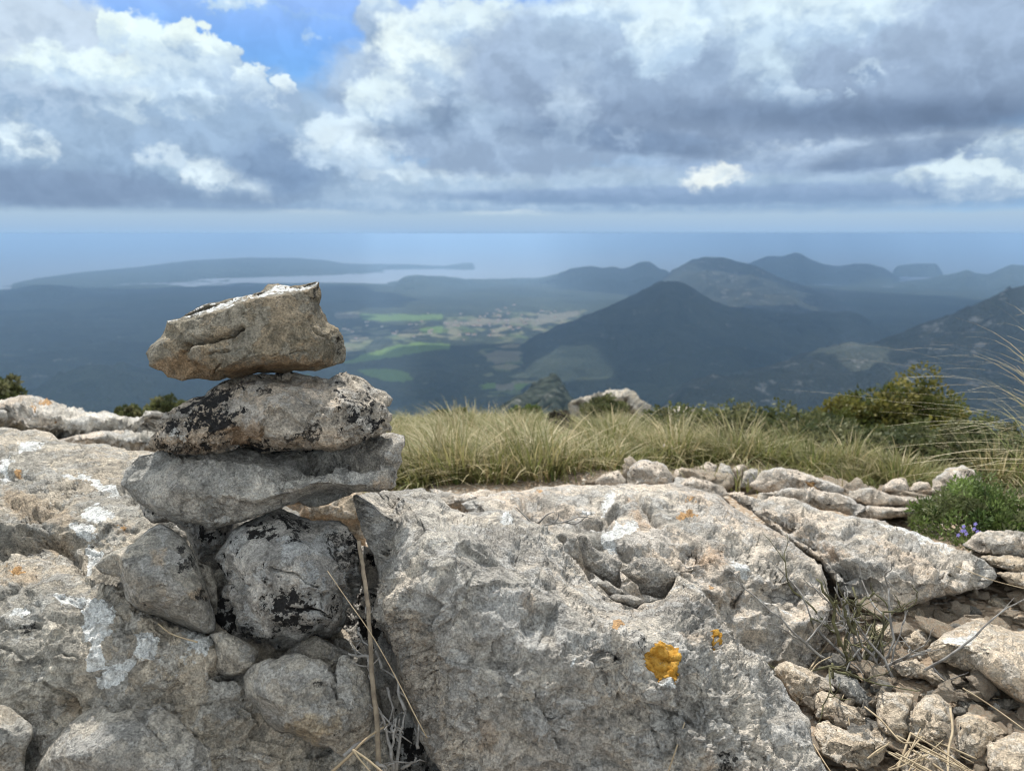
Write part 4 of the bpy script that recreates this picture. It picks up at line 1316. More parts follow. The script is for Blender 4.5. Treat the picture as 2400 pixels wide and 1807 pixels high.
    traced_rock('cairn_stone', 'rounded boulder covered in black and pale lichen, under the slab beside the crevice', o, cr_, z=1.07, s=3., rnd=8, rnd_m=.010, back=.11, mat='dark', cat='stone', seed=53, amp=.008, smooth=1, cuts=7, cutq=(.87, .96), cutdev=.5, chip=1.3, lobes=.6, fine=1.4,
                grooves=[(P3([(300, 545), (360, 580), (430, 590), (520, 620), (600, 640)]), 2.6, .010), (P3([(400, 775), (500, 790), (600, 800), (650, 820)]), 3., .012), (P3([(600, 700), (610, 780)]), 2.5, .008), (P3([(120, 660), (200, 640)]), 2.2, .006)],
                lichen={'B': [P3([(420, 330), (480, 350), (490, 390), (440, 390)]), P3([(300, 250), (520, 280), (520, 330), (420, 300)]), P3([(330, 850), (420, 840), (440, 870), (350, 890)]), P3([(150, 850), (210, 840), (200, 960), (150, 940)]), P3([(230, 940), (260, 930), (260, 980)]), P3([(620, 340), (760, 360), (780, 520), (700, 560), (640, 440)]), P3([(250, 590), (300, 610), (280, 640)])]})
    o = P3([(165, 1140), (200, 1090), (300, 1040), (350, 1040), (400, 1020), (470, 1015), (540, 1045), (590, 1040), (640, 1080), (665, 1125), (690, 1040), (720, 1025), (790, 1060), (840, 1130), (860, 1200), (880, 1290), (890, 1380), (870, 1450), (800, 1530), (715, 1590), (640, 1540), (550, 1530), (500, 1490), (420, 1450), (370, 1455), (330, 1440), (280, 1390), (240, 1310), (180, 1260)])
    cr_ = [P3(q) for q in ([(260, 1110, .02), (350, 1110, .032), (500, 1110, .038), (610, 1140, .03), (665, 1180, .02)], [(260, 1250, .04), (450, 1300, .055), (640, 1310, .05), (660, 1230, .03)], [(730, 1090, .03), (760, 1200, .045), (800, 1330, .04)], [(400, 1410, .04), (550, 1460, .042), (700, 1510, .03)])]
    traced_rock('cairn_stone', 'dull grey stone with a beige stained lower rim, low in the crevice', o, cr_, z=.985, s=3., rnd=6, rnd_m=.007, back=.08, mat='low', cat='stone', seed=61, amp=.0065, smooth=1, chip=.7, lobes=.5, jag=1.3,
                grooves=[(P3([(662, 1100), (668, 1180), (690, 1260)]), 3.5, .012)],
                lichen={'A': [P3([(405, 1430), (450, 1370), (500, 1340), (560, 1360), (640, 1380), (720, 1340), (715, 1420), (600, 1460), (580, 1530), (500, 1490)])], 'B': [P3([(570, 1160), (605, 1160), (600, 1190), (575, 1185)]), P3([(665, 1460), (705, 1440), (690, 1480)])]})
    o = P3([(365, 1040), (440, 970), (500, 935), (560, 912), (640, 950), (745, 1010), (760, 1060), (720, 1140), (600, 1180), (450, 1150), (380, 1100)])
    traced_rock('cairn_stone', 'angular grey stone peeping out behind the dull grey stone in the crevice', o, [P3([(450, 1030, .01), (560, 970, .012), (660, 1010, .01)])], z=1.06, s=3.5, rnd=7, rnd_m=.006, back=.06, mat='low', cat='stone', seed=67, amp=.007, chip=.6)
    o = P2([(590, 500), (700, 480), (960, 520), (1000, 600), (980, 720), (940, 800), (860, 760), (800, 640), (740, 590), (660, 600), (620, 560)])
    traced_rock('cairn_stone', 'shadowed stone wedged below the slab, between the two base stones', o, [P2([(700, 560, .02), (880, 640, .03)])], z=1.16, s=4., rnd=10, back=.08, mat='dark', cat='stone', seed=71)
    o = P2([(840, 760), (900, 780), (935, 860), (940, 940), (930, 1020), (880, 900)])
    traced_rock('cairn_stone', 'thin grey flake standing between the two base stones', o, [], z=1.08, s=3.5, rnd=8, back=.05, mat='low', cat='stone', seed=73)
    o = P2([(900, 1075), (960, 1060), (1060, 1110), (1110, 1150), (1100, 1200), (1090, 1240), (1000, 1260), (930, 1240), (915, 1190), (930, 1120)])
    traced_rock('cairn_stone', 'small grey stone in the shaded hollow under the lichen boulder', o, [P2([(950, 1180, .01), (1000, 1150, .02), (1070, 1190, .015)])], z=1.02, s=3.5, rnd=8, back=.06, mat='low', cat='stone', seed=74, amp=.009)


def build_boulders():
    # rock added behind the crevice to hide sunlit soil and keep it dark
    o = [(640, 1330), (700, 1290), (800, 1275), (930, 1290), (1010, 1400), (1080, 1600), (1130, 1900), (760, 1900), (700, 1700), (660, 1500)]
    traced_rock('rock', 'added rock keeping the crevice between the stone pile and the pitted boulder dark', o, [[(740, 1400, .02), (830, 1380, .04), (920, 1420, .02)], [(760, 1600, .06), (860, 1600, .08), (980, 1650, .06)]], z=1.2, tilt=-.02, s=5., rnd=14, back=.3, mat='dark', seed=79, chip=1.2)
    # --- left boulder
    o = [(-230, 1000, 1.85), (0, 1001, 1.8), (27, 1001, 1.8), (50, 1009, 1.8), (82, 1003, 1.8), (109, 1014, 1.78), (142, 1031, 1.76), (190, 1039, 1.74), (256, 1043, 1.70), (305, 1055, 1.66), (354, 1058, 1.62), (430, 1090, 1.5), (560, 1130, 1.4), (700, 1200, 1.32), (740, 1300, 1.24), (760, 1400, 1.2), (830, 1500, 1.13), (880, 1600, 1.10), (915, 1720, 1.08), (960, 1950, 1.05), (400, 1960, .98), (-230, 1960, .96)]
    cr_ = ([(-150, 1085, 1.52), (60, 1088, 1.5), (190, 1100, 1.47), (300, 1130, 1.40), (380, 1170, 1.33)],
           [(-150, 1160, 1.40), (60, 1160, 1.38), (200, 1165, 1.35)],
           [(-150, 1225, 1.30), (100, 1215, 1.275), (240, 1215, 1.255), (330, 1240, 1.24)],
           [(-150, 1300, 1.25), (50, 1290, 1.24), (150, 1310, 1.205), (240, 1320, 1.18), (330, 1370, 1.15)],
           [(-150, 1372, 1.13), (60, 1352, 1.12), (180, 1350, 1.09), (270, 1385, 1.085), (420, 1440, 1.09)],
           [(-150, 1460, 1.05), (80, 1450, 1.045), (260, 1450, 1.03), (400, 1470, 1.05), (520, 1500, 1.075)],
           [(-150, 1560, 1.01), (100, 1550, 1.00), (300, 1540, .99), (450, 1550, 1.01), (600, 1570, 1.05), (730, 1560, 1.10)],
           [(-150, 1680, .99), (150, 1660, .975), (350, 1650, .965), (500, 1650, .985), (640, 1660, 1.015)],
           [(700, 1700, 1.03), (600, 1780, .985), (450, 1800, .955), (100, 1810, .96)])
    wl = [P2(q) for q in (
        [(230, 370), (300, 400), (370, 400), (430, 440), (500, 475), (510, 430), (420, 385), (330, 375)],
        [(350, 560), (420, 520), (500, 560), (440, 600), (370, 590)], [(380, 590), (420, 640), (350, 670), (290, 600)],
        [(370, 680), (440, 720), (430, 770), (380, 800), (360, 740)], [(360, 930), (420, 920), (490, 990), (480, 1080), (440, 1120), (460, 1230), (380, 1240), (400, 1150), (345, 1050)],
        [(410, 1300), (420, 1260), (520, 1180), (590, 1140), (560, 1060), (690, 1110), (670, 1180), (580, 1200), (500, 1290), (460, 1310)],
        [(790, 1075), (900, 1090), (915, 1130), (870, 1190), (830, 1180), (790, 1110)], [(0, 310), (60, 330), (30, 400), (0, 420)], [(230, 900), (350, 880), (400, 910), (260, 930)], [(80, 240), (200, 250), (180, 270), (90, 275)], [(60, 960), (150, 975), (110, 1000), (50, 990)])]
    B = traced_rock('boulder', 'large grey boulder at the left, streaked with white lichen, beside the stone pile', o, cr_, z=1.2, s=3.8, cuts=8, cutq=(.955, .99), cutdev=.3, rnd=26, rnd_m=.03, back=.45, mat='left', cat='boulder', dents=[(*P2([(150, 690)])[0], 110, 26, .022), (*P2([(40, 720)])[0], 60, 24, .02), (*P2([(330, 690)])[0], 50, 30, .014), (*P2([(240, 1370)])[0], 36, 40, .02), (*P2([(100, 560)])[0], 70, 20, .012), (*P2([(1000, 1220)])[0], 40, 26, .02), (*P2([(600, 1330)])[0], 60, 30, .012)], seed=81, zabs=True, amp=.011, smooth=5, chip=.9, fine=1.25, strata=1.2, lobes=1.2, scoop=.8,
                grooves=[(P2([(-100, 1060), (60, 1055), (180, 1040)]), 2.5, .006), (P2([(0, 1130), (60, 1150), (100, 1180)]), 3, .005), (P2([(180, 1290), (240, 1330), (300, 1400), (310, 1460)]), 4, .012), (P2([(920, 1230), (960, 1250), (1000, 1245)]), 9., .02), (P2([(270, 1160), (340, 1180)]), 2.5, .006), (P2([(0, 385), (60, 390), (140, 400)]), 4., .01), (P2([(430, 835), (500, 860), (520, 880)]), 5, .016), (P2([(100, 620), (200, 680), (280, 720), (380, 790)]), 8, .014), (P2([(0, 530), (120, 510), (260, 520)]), 5, .010)],
                lichen={'W': wl, 'A': [P2([(200, 1350), (280, 1330), (310, 1440), (220, 1440)]), P2([(100, 640), (280, 650), (300, 740), (120, 700)]), P2([(490, 600), (560, 610), (560, 650), (500, 640)]), P2([(0, 780), (160, 790), (180, 850), (0, 860)]), P2([(0, 420), (220, 520), (360, 560), (260, 620), (0, 520)])],
                        'O': [P2([(60, 370), (90, 370), (90, 390), (65, 395)]), P2([(20, 790), (110, 790), (60, 815)]), P2([(505, 605), (540, 615), (530, 640)])], 'B': [P2([(60, 700), (200, 720), (190, 760), (60, 740)]), P2([(80, 1040), (150, 1030), (140, 1070), (90, 1080)])]})
    # flat slab leaning at the bottom left, and a corner stone
    o = P2([(100, 1720), (150, 1665), (210, 1560), (300, 1450), (380, 1400), (450, 1375), (490, 1410), (560, 1400), (620, 1400), (690, 1385), (760, 1430), (810, 1490), (860, 1530), (900, 1580), (915, 1665), (930, 1800), (500, 1820), (100, 1800)])
    cr_ = [P2(q) for q in ([(330, 1470, .01), (450, 1430, .012), (600, 1450, .015), (700, 1440, .012), (800, 1540, .012)], [(250, 1600, .03), (500, 1580, .04), (750, 1620, .03)])]
    traced_rock('rock', 'broad flat grey rock at the bottom edge, below the white streaked boulder', o, cr_, z=.935, s=4., rnd=8, rnd_m=.012, back=.12, tilt=-.02, mat='low', seed=83, amp=.009, chip=.6, smooth=3, jag=1.2)
    o = P2([(-120, 1360), (0, 1375), (60, 1400), (130, 1450), (142, 1490), (110, 1570), (112, 1665), (100, 1760), (-120, 1760)])
    traced_rock('rock', 'brown tinged rock in the bottom left corner', o, [P2([(-60, 1430, .02), (60, 1450, .03), (100, 1500, .02)]), P2([(-60, 1600, .03), (60, 1600, .03)])], z=.92, s=4., rnd=10, rnd_m=.014, back=.10, mat='left', seed=87, amp=.010, smooth=3)
    # --- right boulder
    o = [(829, 1164, 1.16), (870, 1150, 1.25), (930, 1148, 1.30), (990, 1143, 1.33), (1030, 1160, 1.30), (1060, 1190, 1.27), (1110, 1203, 1.27), (1170, 1193, 1.30), (1210, 1215, 1.28), (1260, 1230, 1.27), (1300, 1255, 1.25), (1325, 1290, 1.22), (1370, 1340, 1.18), (1400, 1375, 1.15), (1440, 1400, 1.13), (1490, 1425, 1.11), (1510, 1410, 1.12), (1560, 1400, 1.14), (1576, 1370, 1.16), (1590, 1350, 1.17), (1640, 1375, 1.15), (1670, 1415, 1.12), (1700, 1460, 1.10), (1720, 1490, 1.09), (1753, 1517, 1.08), (1790, 1539, 1.07), (1811, 1568, 1.06), (1833, 1597, 1.05), (1848, 1630, 1.04), (1870, 1652, 1.03), (1899, 1689, 1.01), (1906, 1740, .99), (1950, 1807, .97), (2010, 1950, .94), (1500, 1960, .92), (1000, 1950, .97), (1035, 1807, 1.0), (1010, 1779, 1.01), (984, 1737, 1.02), (971, 1694, 1.03), (950, 1631, 1.045), (929, 1580, 1.06), (925, 1537, 1.065), (908, 1503, 1.07), (895, 1482, 1.075), (878, 1440, 1.07), (878, 1397, 1.07), (884, 1355, 1.08), (874, 1300, 1.09), (852, 1257, 1.11), (835, 1198, 1.14)]
    cr_ = ([(850, 1185, 1.115), (930, 1200, 1.10), (1000, 1235, 1.055), (1080, 1262, 1.05), (1180, 1285, 1.08), (1260, 1330, 1.07), (1330, 1400, 1.03), (1400, 1465, .99), (1470, 1475, .985)],
           [(862, 1230, 1.09), (905, 1330, 1.03), (918, 1420, 1.01), (965, 1520, .995), (1000, 1640, .985), (1060, 1780, .965)],
           [(950, 1290, 1.01), (1050, 1320, .99), (1150, 1370, .995), (1230, 1430, .985)],
           [(990, 1400, .965), (1100, 1430, .955), (1230, 1500, .955), (1330, 1530, .955), (1420, 1510, .955), (1480, 1520, .95)],
           [(1010, 1540, .945), (1120, 1560, .925), (1250, 1600, .925), (1340, 1620, .94)],
           [(1560, 1440, 1.03), (1600, 1500, .985), (1640, 1570, .955), (1690, 1650, .93), (1740, 1760, .915)],
           [(1250, 1600, .925), (1290, 1700, .905), (1330, 1800, .895)],
           [(1400, 1640, .945), (1390, 1740, .935)], [(1440, 1560, .94), (1500, 1640, .925), (1540, 1700, .925), (1600, 1800, .905)], [(1480, 1660, .945), (1560, 1690, .95)], [(1110, 1700, .915), (1150, 1800, .905)])
    Bq = traced_rock('boulder', 'big pitted grey boulder in front with a bright orange lichen spot', o, cr_, z=1.0, s=3.4, rnd=20, rnd_m=.022, back=.40, mat='right', cuts=9, cutq=(.955, .99), cutdev=.36, cat='boulder', dents=[(*P4([(1240, 1090)])[0], 46, 70, .020), (*P4([(860, 880)])[0], 45, 50, .014), (*P4([(1130, 990)])[0], 60, 36, .016), (*P4([(1320, 1090)])[0], 26, 55, .014), (*P4([(770, 490)])[0], 36, 30, .012), (*P4([(640, 1050)])[0], 50, 90, .012), (*P4([(1480, 1330)])[0], 70, 24, .010), (*P4([(960, 1390)])[0], 40, 90, .012)], seed=91, zabs=True, amp=.010, smooth=4, chip=1.0, fine=1.6, lobes=1.3, scoop=.8,
                grooves=[(P4([(850, 1240), (900, 1330), (960, 1440), (1010, 1500)]), 5, .008), (P4([(1290, 1280), (1400, 1290), (1500, 1310), (1600, 1350), (1680, 1390)]), 4, .009), (P4([(1280, 1000), (1300, 1150), (1290, 1290)]), 6, .012), (P4([(1370, 770), (1290, 700), (1230, 690)]), 4, .02)],
                lichen={'W': [P4([(640, 260), (690, 265), (710, 300), (670, 320), (645, 300)]), P4([(1030, 1090), (1040, 1040), (1060, 1040), (1045, 1095)]), P4([(1510, 1180), (1580, 1160), (1590, 1190), (1530, 1200)])],
                        'B': [P4([(1410, 935), (1435, 940), (1440, 1010), (1420, 1015), (1408, 970)]), P4([(1870, 1560), (1950, 1560), (1970, 1600), (1930, 1640), (1940, 1700), (1830, 1665), (1880, 1620)]), P4([(2060, 1590), (2075, 1590), (2070, 1615)])],
                        'O': [P4([(1255, 850), (1290, 838), (1325, 860), (1320, 895), (1280, 905), (1255, 885)])], 'A': [P4([(500, 1400), (600, 1380), (640, 1500), (560, 1600), (480, 1540)]), P4([(740, 720), (820, 720), (860, 790), (760, 790)]), P4([(1740, 1560), (1800, 1540), (1790, 1640), (1740, 1640)]), P4([(1640, 900), (1800, 930), (1790, 970), (1660, 960)])]})
    lichen_patch(Bq, P4([(1530, 935), (1570, 945), (1600, 975), (1635, 985), (1640, 1060), (1628, 1110), (1620, 1150), (1605, 1180), (1580, 1155), (1540, 1150), (1515, 1185), (1505, 1150), (1480, 1120), (1450, 1085), (1447, 1050), (1465, 1000), (1490, 965)]), label='large bright orange lichen spot')
    lichen_patch(Bq, P4([(1800, 880), (1825, 885), (1860, 930), (1876, 975), (1868, 985), (1845, 950), (1830, 930), (1845, 990), (1860, 1005), (1835, 985), (1815, 930)]), jag=3, seed=5, label='thin orange lichen ring near the right rim')
    # loose flakes lying in the notch of the right boulder
    for i, (lab, q, cq, zz) in enumerate((
            ('upright pointed flake standing behind the notch of the pitted boulder', [(1070, 390), (1080, 368), (1110, 365), (1130, 390), (1150, 430), (1200, 455), (1260, 480), (1310, 520), (1300, 560), (1310, 620), (1300, 670), (1250, 660), (1180, 590), (1110, 540), (1095, 480)], [(1110, 420, .01), (1180, 500, .02), (1270, 580, .02)], 1.22),
            ('broken flake with a crinkled rim lying in the notch of the pitted boulder', [(1300, 560), (1370, 520), (1420, 490), (1490, 485), (1530, 505), (1550, 540), (1590, 555), (1640, 580), (1630, 610), (1590, 650), (1560, 700), (1530, 715), (1470, 700), (1420, 690), (1400, 640), (1340, 600)], [(1380, 570, .015), (1480, 560, .03), (1560, 600, .012)], 1.19),
            ('small flat flake lowest in the notch of the pitted boulder', [(1235, 700), (1290, 690), (1360, 690), (1420, 710), (1440, 740), (1400, 775), (1330, 750), (1270, 730)], [(1300, 715, .01), (1380, 730, .012)], 1.13),
            ('narrow slanting flake beside the crinkled flake in the notch', [(1170, 625), (1230, 610), (1290, 650), (1330, 690), (1290, 700), (1235, 690)], [(1230, 640, .01), (1290, 680, .01)], 1.18))):
        traced_rock('rock_flake', lab, P4(q), [P4(cq)], z=zz, s=3., rnd=6, rnd_m=.008, back=.04, mat='right', cat='rock flake', seed=101 + i, amp=.010)
    # --- boulder behind
    o = [(1080, 1180, 1.85), (1146, 1151, 1.95), (1223, 1151, 2.0), (1265, 1140, 2.0), (1324, 1136, 2.0), (1409, 1136, 1.98), (1537, 1132, 1.96), (1588, 1134, 1.95), (1643, 1147, 1.92), (1690, 1164, 1.88), (1728, 1193, 1.84), (1770, 1219, 1.80), (1800, 1236, 1.77), (1833, 1255, 1.74), (1870, 1284, 1.69), (1903, 1306, 1.65), (1925, 1328, 1.62), (1935, 1357, 1.58), (1939, 1382, 1.55), (1950, 1408, 1.52), (1943, 1455, 1.48), (1946, 1477, 1.46), (1939, 1510, 1.45), (1921, 1535, 1.44), (1917, 1561, 1.44), (1892, 1572, 1.44), (1800, 1600, 1.43), (1600, 1600, 1.43), (1400, 1520, 1.5), (1250, 1380, 1.6), (1150, 1260, 1.75)]
    cr_ = ([(1160, 1190, 1.82), (1260, 1185, 1.80), (1330, 1180, 1.80), (1430, 1172, 1.79), (1560, 1175, 1.77), (1660, 1215, 1.73), (1760, 1270, 1.66), (1850, 1340, 1.58)],
           [(1230, 1260, 1.68), (1330, 1255, 1.65), (1430, 1270, 1.62), (1520, 1290, 1.58), (1600, 1290, 1.585)], [(1370, 1230, 1.70), (1300, 1225, 1.74)],
           [(1600, 1320, 1.53), (1690, 1300, 1.56), (1745, 1320, 1.56), (1765, 1370, 1.52)], [(1620, 1390, 1.50), (1700, 1400, 1.49), (1755, 1400, 1.50), (1790, 1420, 1.52), (1840, 1440, 1.52)],
           [(1480, 1380, 1.52), (1600, 1450, 1.475), (1680, 1470, 1.465), (1760, 1470, 1.475), (1830, 1460, 1.49), (1900, 1470, 1.465)], [(1700, 1540, 1.44), (1800, 1540, 1.445), (1870, 1530, 1.445)])
    traced_rock('boulder', 'pale domed boulder behind the pitted one, with orange flecks and a slit near its top', o, cr_, z=1.6, s=3.7, rnd=14, rnd_m=.03, back=.45, cuts=10, cutq=(.94, .985), cutdev=.4, mat='mid_boulder', cat='boulder', dents=[(*P5([(650, 490)])[0], 56, 52, .055), (*P5([(560, 350)])[0], 40, 40, .03), (*P4([(1320, 470)])[0], 30, 24, .03), (*P4([(1170, 300)])[0], 45, 22, .03), (*P4([(1440, 465)])[0], 30, 18, .02), (*P4([(1980, 650)])[0], 30, 50, .03), (*P4([(1900, 620)])[0], 24, 30, .025), (*P5([(420, 560)])[0], 50, 40, .03), (*P5([(760, 900)])[0], 30, 60, .025), (1700, 1436, 50, 24, .03), (1770, 1500, 46, 26, .03), (1640, 1400, 40, 22, .03), (1835, 1565, 36, 20, .03), (1262, 1275, 60, 26, .04), (1352, 1335, 50, 30, .04), (*P5([(600, 820)])[0], 26, 60, .02), (*P5([(860, 860)])[0], 22, 60, .02)], seed=111, zabs=True, amp=.012, smooth=4, chip=.75, fine=1.4, lobes=1.2, scoop=1.5,
                grooves=[(P4([(1380, 130), (1420, 180), (1460, 240), (1510, 320)]), 5, .035), (P4([(1660, 440), (1700, 420), (1740, 440)]), 8, .02), (P4([(770, 160), (790, 240), (840, 300)]), 6, .03), (P4([(1080, 330), (1180, 280), (1260, 240)]), 12, .025)],
                lichen={'W': [P4([(1200, 370), (1290, 300), (1370, 275), (1400, 310), (1370, 360), (1280, 390), (1280, 450), (1200, 430)]), P4([(1200, 150), (1270, 110), (1280, 170), (1210, 200)]), P4([(1930, 510), (2030, 480), (2040, 580), (1960, 570)]), P4([(1080, 190), (1160, 170), (1140, 220), (1090, 230)]), P5([(340, 250), (440, 310), (430, 400), (360, 360)]), P5([(480, 520), (620, 570), (700, 640), (600, 600), (500, 560)])],
                        'O': [P4([(1670, 160), (1700, 155), (1705, 180), (1675, 185)]), P4([(1610, 270), (1650, 225), (1700, 220), (1730, 240), (1690, 260), (1640, 285)]), P4([(840, 130), (880, 120), (870, 150)]), P4([(1780, 650), (1810, 640), (1800, 670)])],
                        'B': [P4([(1670, 430), (1700, 400), (1730, 430), (1700, 450)]), P4([(1520, 620), (1600, 590), (1600, 660), (1540, 690)])], 'A': [P4([(1720, 420), (1900, 400), (1900, 500), (1760, 540)]), P4([(1350, 170), (1450, 280), (1500, 340), (1400, 320)])]})
    # --- long slab on the right
    o = [(1693, 1153, 1.95), (1723, 1151, 1.95), (1777, 1168, 1.92), (1837, 1163, 1.92), (1887, 1176, 1.90), (1927, 1193, 1.87), (1986, 1208, 1.85), (2046, 1218, 1.83), (2106, 1233, 1.80), (2155, 1248, 1.78), (2195, 1268, 1.75), (2255, 1288, 1.72), (2295, 1307, 1.69), (2325, 1330, 1.66), (2340, 1350, 1.64), (2311, 1379, 1.62), (2256, 1390, 1.61), (2220, 1393, 1.60), (2169, 1411, 1.59), (2110, 1430, 1.58), (2085, 1452, 1.57), (2056, 1455, 1.56), (2034, 1441, 1.57), (2012, 1404, 1.60), (1968, 1397, 1.62), (1945, 1364, 1.65), (1925, 1317, 1.70), (1877, 1287, 1.75), (1819, 1251, 1.81), (1764, 1207, 1.88)]
    cr_ = ([(1790, 1190, 1.86), (1880, 1215, 1.80), (1960, 1240, 1.75), (2060, 1262, 1.71), (2150, 1290, 1.67), (2230, 1330, 1.62), (2290, 1345, 1.61)],
           [(1850, 1250, 1.79), (1920, 1280, 1.725), (2000, 1310, 1.66), (2080, 1340, 1.61), (2170, 1365, 1.575), (2220, 1370, 1.575)],
           [(1975, 1370, 1.63), (2010, 1350, 1.615), (2060, 1385, 1.585), (2080, 1420, 1.575)])
    traced_rock('boulder', 'long grey slab sloping to the right, split from the domed boulder by a cleft', o, cr_, z=1.7, s=3.7, cuts=10, cutq=(.93, .985), cutdev=.4, rnd=12, rnd_m=.025, back=.30, mat='mid_boulder', cat='boulder', dents=[(*P5([(690, 60)])[0], 44, 26, .03), (*P5([(800, 190)])[0], 40, 30, .025), (*P5([(980, 400)])[0], 40, 24, .025), (*P5([(1100, 390)])[0], 46, 28, .03), (*P5([(1280, 390)])[0], 20, 16, .02), (*P5([(1450, 400)])[0], 22, 16, .02), (*P5([(1200, 480)])[0], 26, 20, .02), (*P5([(1640, 330)])[0], 26, 14, .016), (*P5([(1100, 120)])[0], 30, 16, .014)], seed=121, zabs=True, amp=.012, smooth=3, chip=1.1, fine=1.5, scoop=1.5,
                grooves=[(P5([(1640, 420), (1690, 380), (1800, 320)]), 5, .012)],
                lichen={'O': [P5([(565, 55), (590, 60), (585, 85), (565, 80)]), P5([(1540, 370), (1590, 370), (1570, 390)])], 'W': [P5([(1200, 60), (1500, 110), (1560, 130), (1720, 220), (1870, 240), (1700, 230), (1400, 120)])],
                        'A': [P5([(900, 200), (1060, 280), (980, 300), (900, 260)])], 'B': [P5([(1400, 530), (1420, 530), (1415, 560)])]})
    # --- blocks at the right edge
    o = P5([(1565, 880, 1.38), (1640, 800, 1.42), (1740, 750, 1.46), (1850, 690, 1.52), (1930, 680, 1.54), (2020, 720, 1.52), (2120, 765, 1.50), (2250, 780, 1.50), (2420, 830, 1.48), (2430, 1290, 1.22), (2300, 1270, 1.22), (2170, 1220, 1.25), (2090, 1170, 1.27), (1990, 1100, 1.29), (1870, 1040, 1.32), (1760, 1000, 1.34), (1600, 950, 1.36)])
    cr_ = [P5(q) for q in ([(1620, 890, 1.345), (1760, 900, 1.31), (1860, 930, 1.29), (2000, 950, 1.265), (2150, 1000, 1.24), (2330, 1040, 1.22)], [(1700, 820, 1.39), (1850, 790, 1.41), (2000, 820, 1.38), (2150, 850, 1.36)])]
    traced_rock('boulder', 'pale flat topped block jutting in from the right edge above the rubble', o, cr_, z=1.35, s=4., rnd=12, rnd_m=.018, back=.25, mat='pale', cat='boulder', seed=131, zabs=True, amp=.010, smooth=3, chip=.9, fine=1.3,
                lichen={'W': [P5([(1640, 840), (1760, 780), (1900, 760), (1850, 850), (1700, 870)])]})


build_cairn()
build_boulders()
# ------------------------------------------------------------------ summit ground, rubble, ledges
def zg(x, y):
    """height of the summit ground below the eye"""
    x = np.asarray(x, float); y = np.asarray(y, float)
    r = np.hypot(x, y)
    z = np.interp(np.where(y > 0, r, r * .8), [0, 1.0, 1.6, 2.6, 4.0, 5.4, 7.0, 10., 20., 60., 460., 900.],
                  [-.84, -.815, -.80, -.87, -1.13, -1.44, -2.15, -4.2, -13., -45., -455., -470.])
    left = np.clip((-x - .2) / .8, 0, 1) * np.clip((y - 1.8) / .8, 0, 1) * np.clip((5.2 - y) / 1.5, 0, 1)
    z = z + .02 * left
    p = np.stack([x.ravel(), y.ravel(), 0 * x.ravel()], 1)
    n = np.clip(r.ravel() / 3., .3, 1.) * .10 * fbm(p * .9, 4, .5, 90) * (r.ravel() < 40)
    n = n + .012 * fbm(p * 9., 3, .5, 91) * (r.ravel() < 12)
    return z + n.reshape(x.shape)


def on_ground(u, v, lift=0.):
    """point of the summit ground seen at pixel (u, v)"""
    h = .82
    for _ in range(12):
        p = at(u, v, np.float64(depth_on(v, h)))
        h = -(float(zg(p[0], p[1])) + lift)
    return at(u, v, np.float64(depth_on(v, h)))


def build_ground():
    m, k, b = new_mat('summit_soil')
    tc = k.n('ShaderNodeTexCoord').outputs['Object']
    n1 = k.noise(tc, 3., 6, .6); n2 = k.noise(tc, 45., 5, .65)
    peb = k.vor(k.vmath('MULTIPLY_ADD', k.noise(tc, 30., 2, color=True), (.03, .03, .03), tc), 55.)
    pebc = k.n('ShaderNodeTexVoronoi'); k.put(pebc.inputs['Vector'], k.vmath('MULTIPLY_ADD', k.noise(tc, 30., 2, color=True), (.03, .03, .03), tc)); pebc.inputs['Scale'].default_value = 55.
    tone = k.n('ShaderNodeSeparateColor'); k.put(tone.inputs[0], pebc.outputs['Color'])
    soil = k.mix(n2, (.20, .15, .105), (.38, .29, .21))
    stone = k.mix(tone.outputs[0], (.30, .26, .21), (.50, .45, .38))
    col = k.mix(k.math('MULTIPLY', k.ramp(peb, .55, .35, 0., 1.), k.ramp(tone.outputs[1], .35, .45)), soil, stone)
    far = k.vmath('LENGTH', tc)
    col = k.mix(k.math('MULTIPLY', k.ramp(n1, .42, .58), k.ramp(far, 2.6, 3.2)), col, k.mix(n2, (.09, .085, .04), (.20, .17, .09)))
    col = k.mix(k.ramp(far, 9., 25.), col, k.mix(k.noise(tc, .25, 6, .65), (.035, .045, .022), (.16, .15, .12)))
    k.put(b.inputs['Base Color'], col)
    b.inputs['Roughness'].default_value = .95
    b.inputs['Specular IOR Level'].default_value = .15
    bp = k.n('ShaderNodeBump'); bp.inputs['Distance'].default_value = .012
    k.put(bp.inputs['Height'], k.math('MULTIPLY_ADD', peb, -.8, n2)); k.put(b.inputs['Normal'], bp.outputs[0])
    az = np.radians(np.linspace(-180, 180, 361))
    r = np.concatenate([[.02], np.geomspace(.25, 800., 170)])
    A, Rr = np.meshgrid(az, r)
    x, y = (Rr * np.sin(A)), (Rr * np.cos(A))
    z = zg(x, y)
    n = len(az)
    F_ = np.array([(j * n + i, j * n + i + 1, (j + 1) * n + i + 1, (j + 1) * n + i) for j in range(len(r) - 1) for i in range(n - 1)])[:, ::-1].copy()
    o = link_mesh('ground', np.stack([x.ravel(), y.ravel(), z.ravel()], 1), F_, m)
    tag(o, kind='structure')


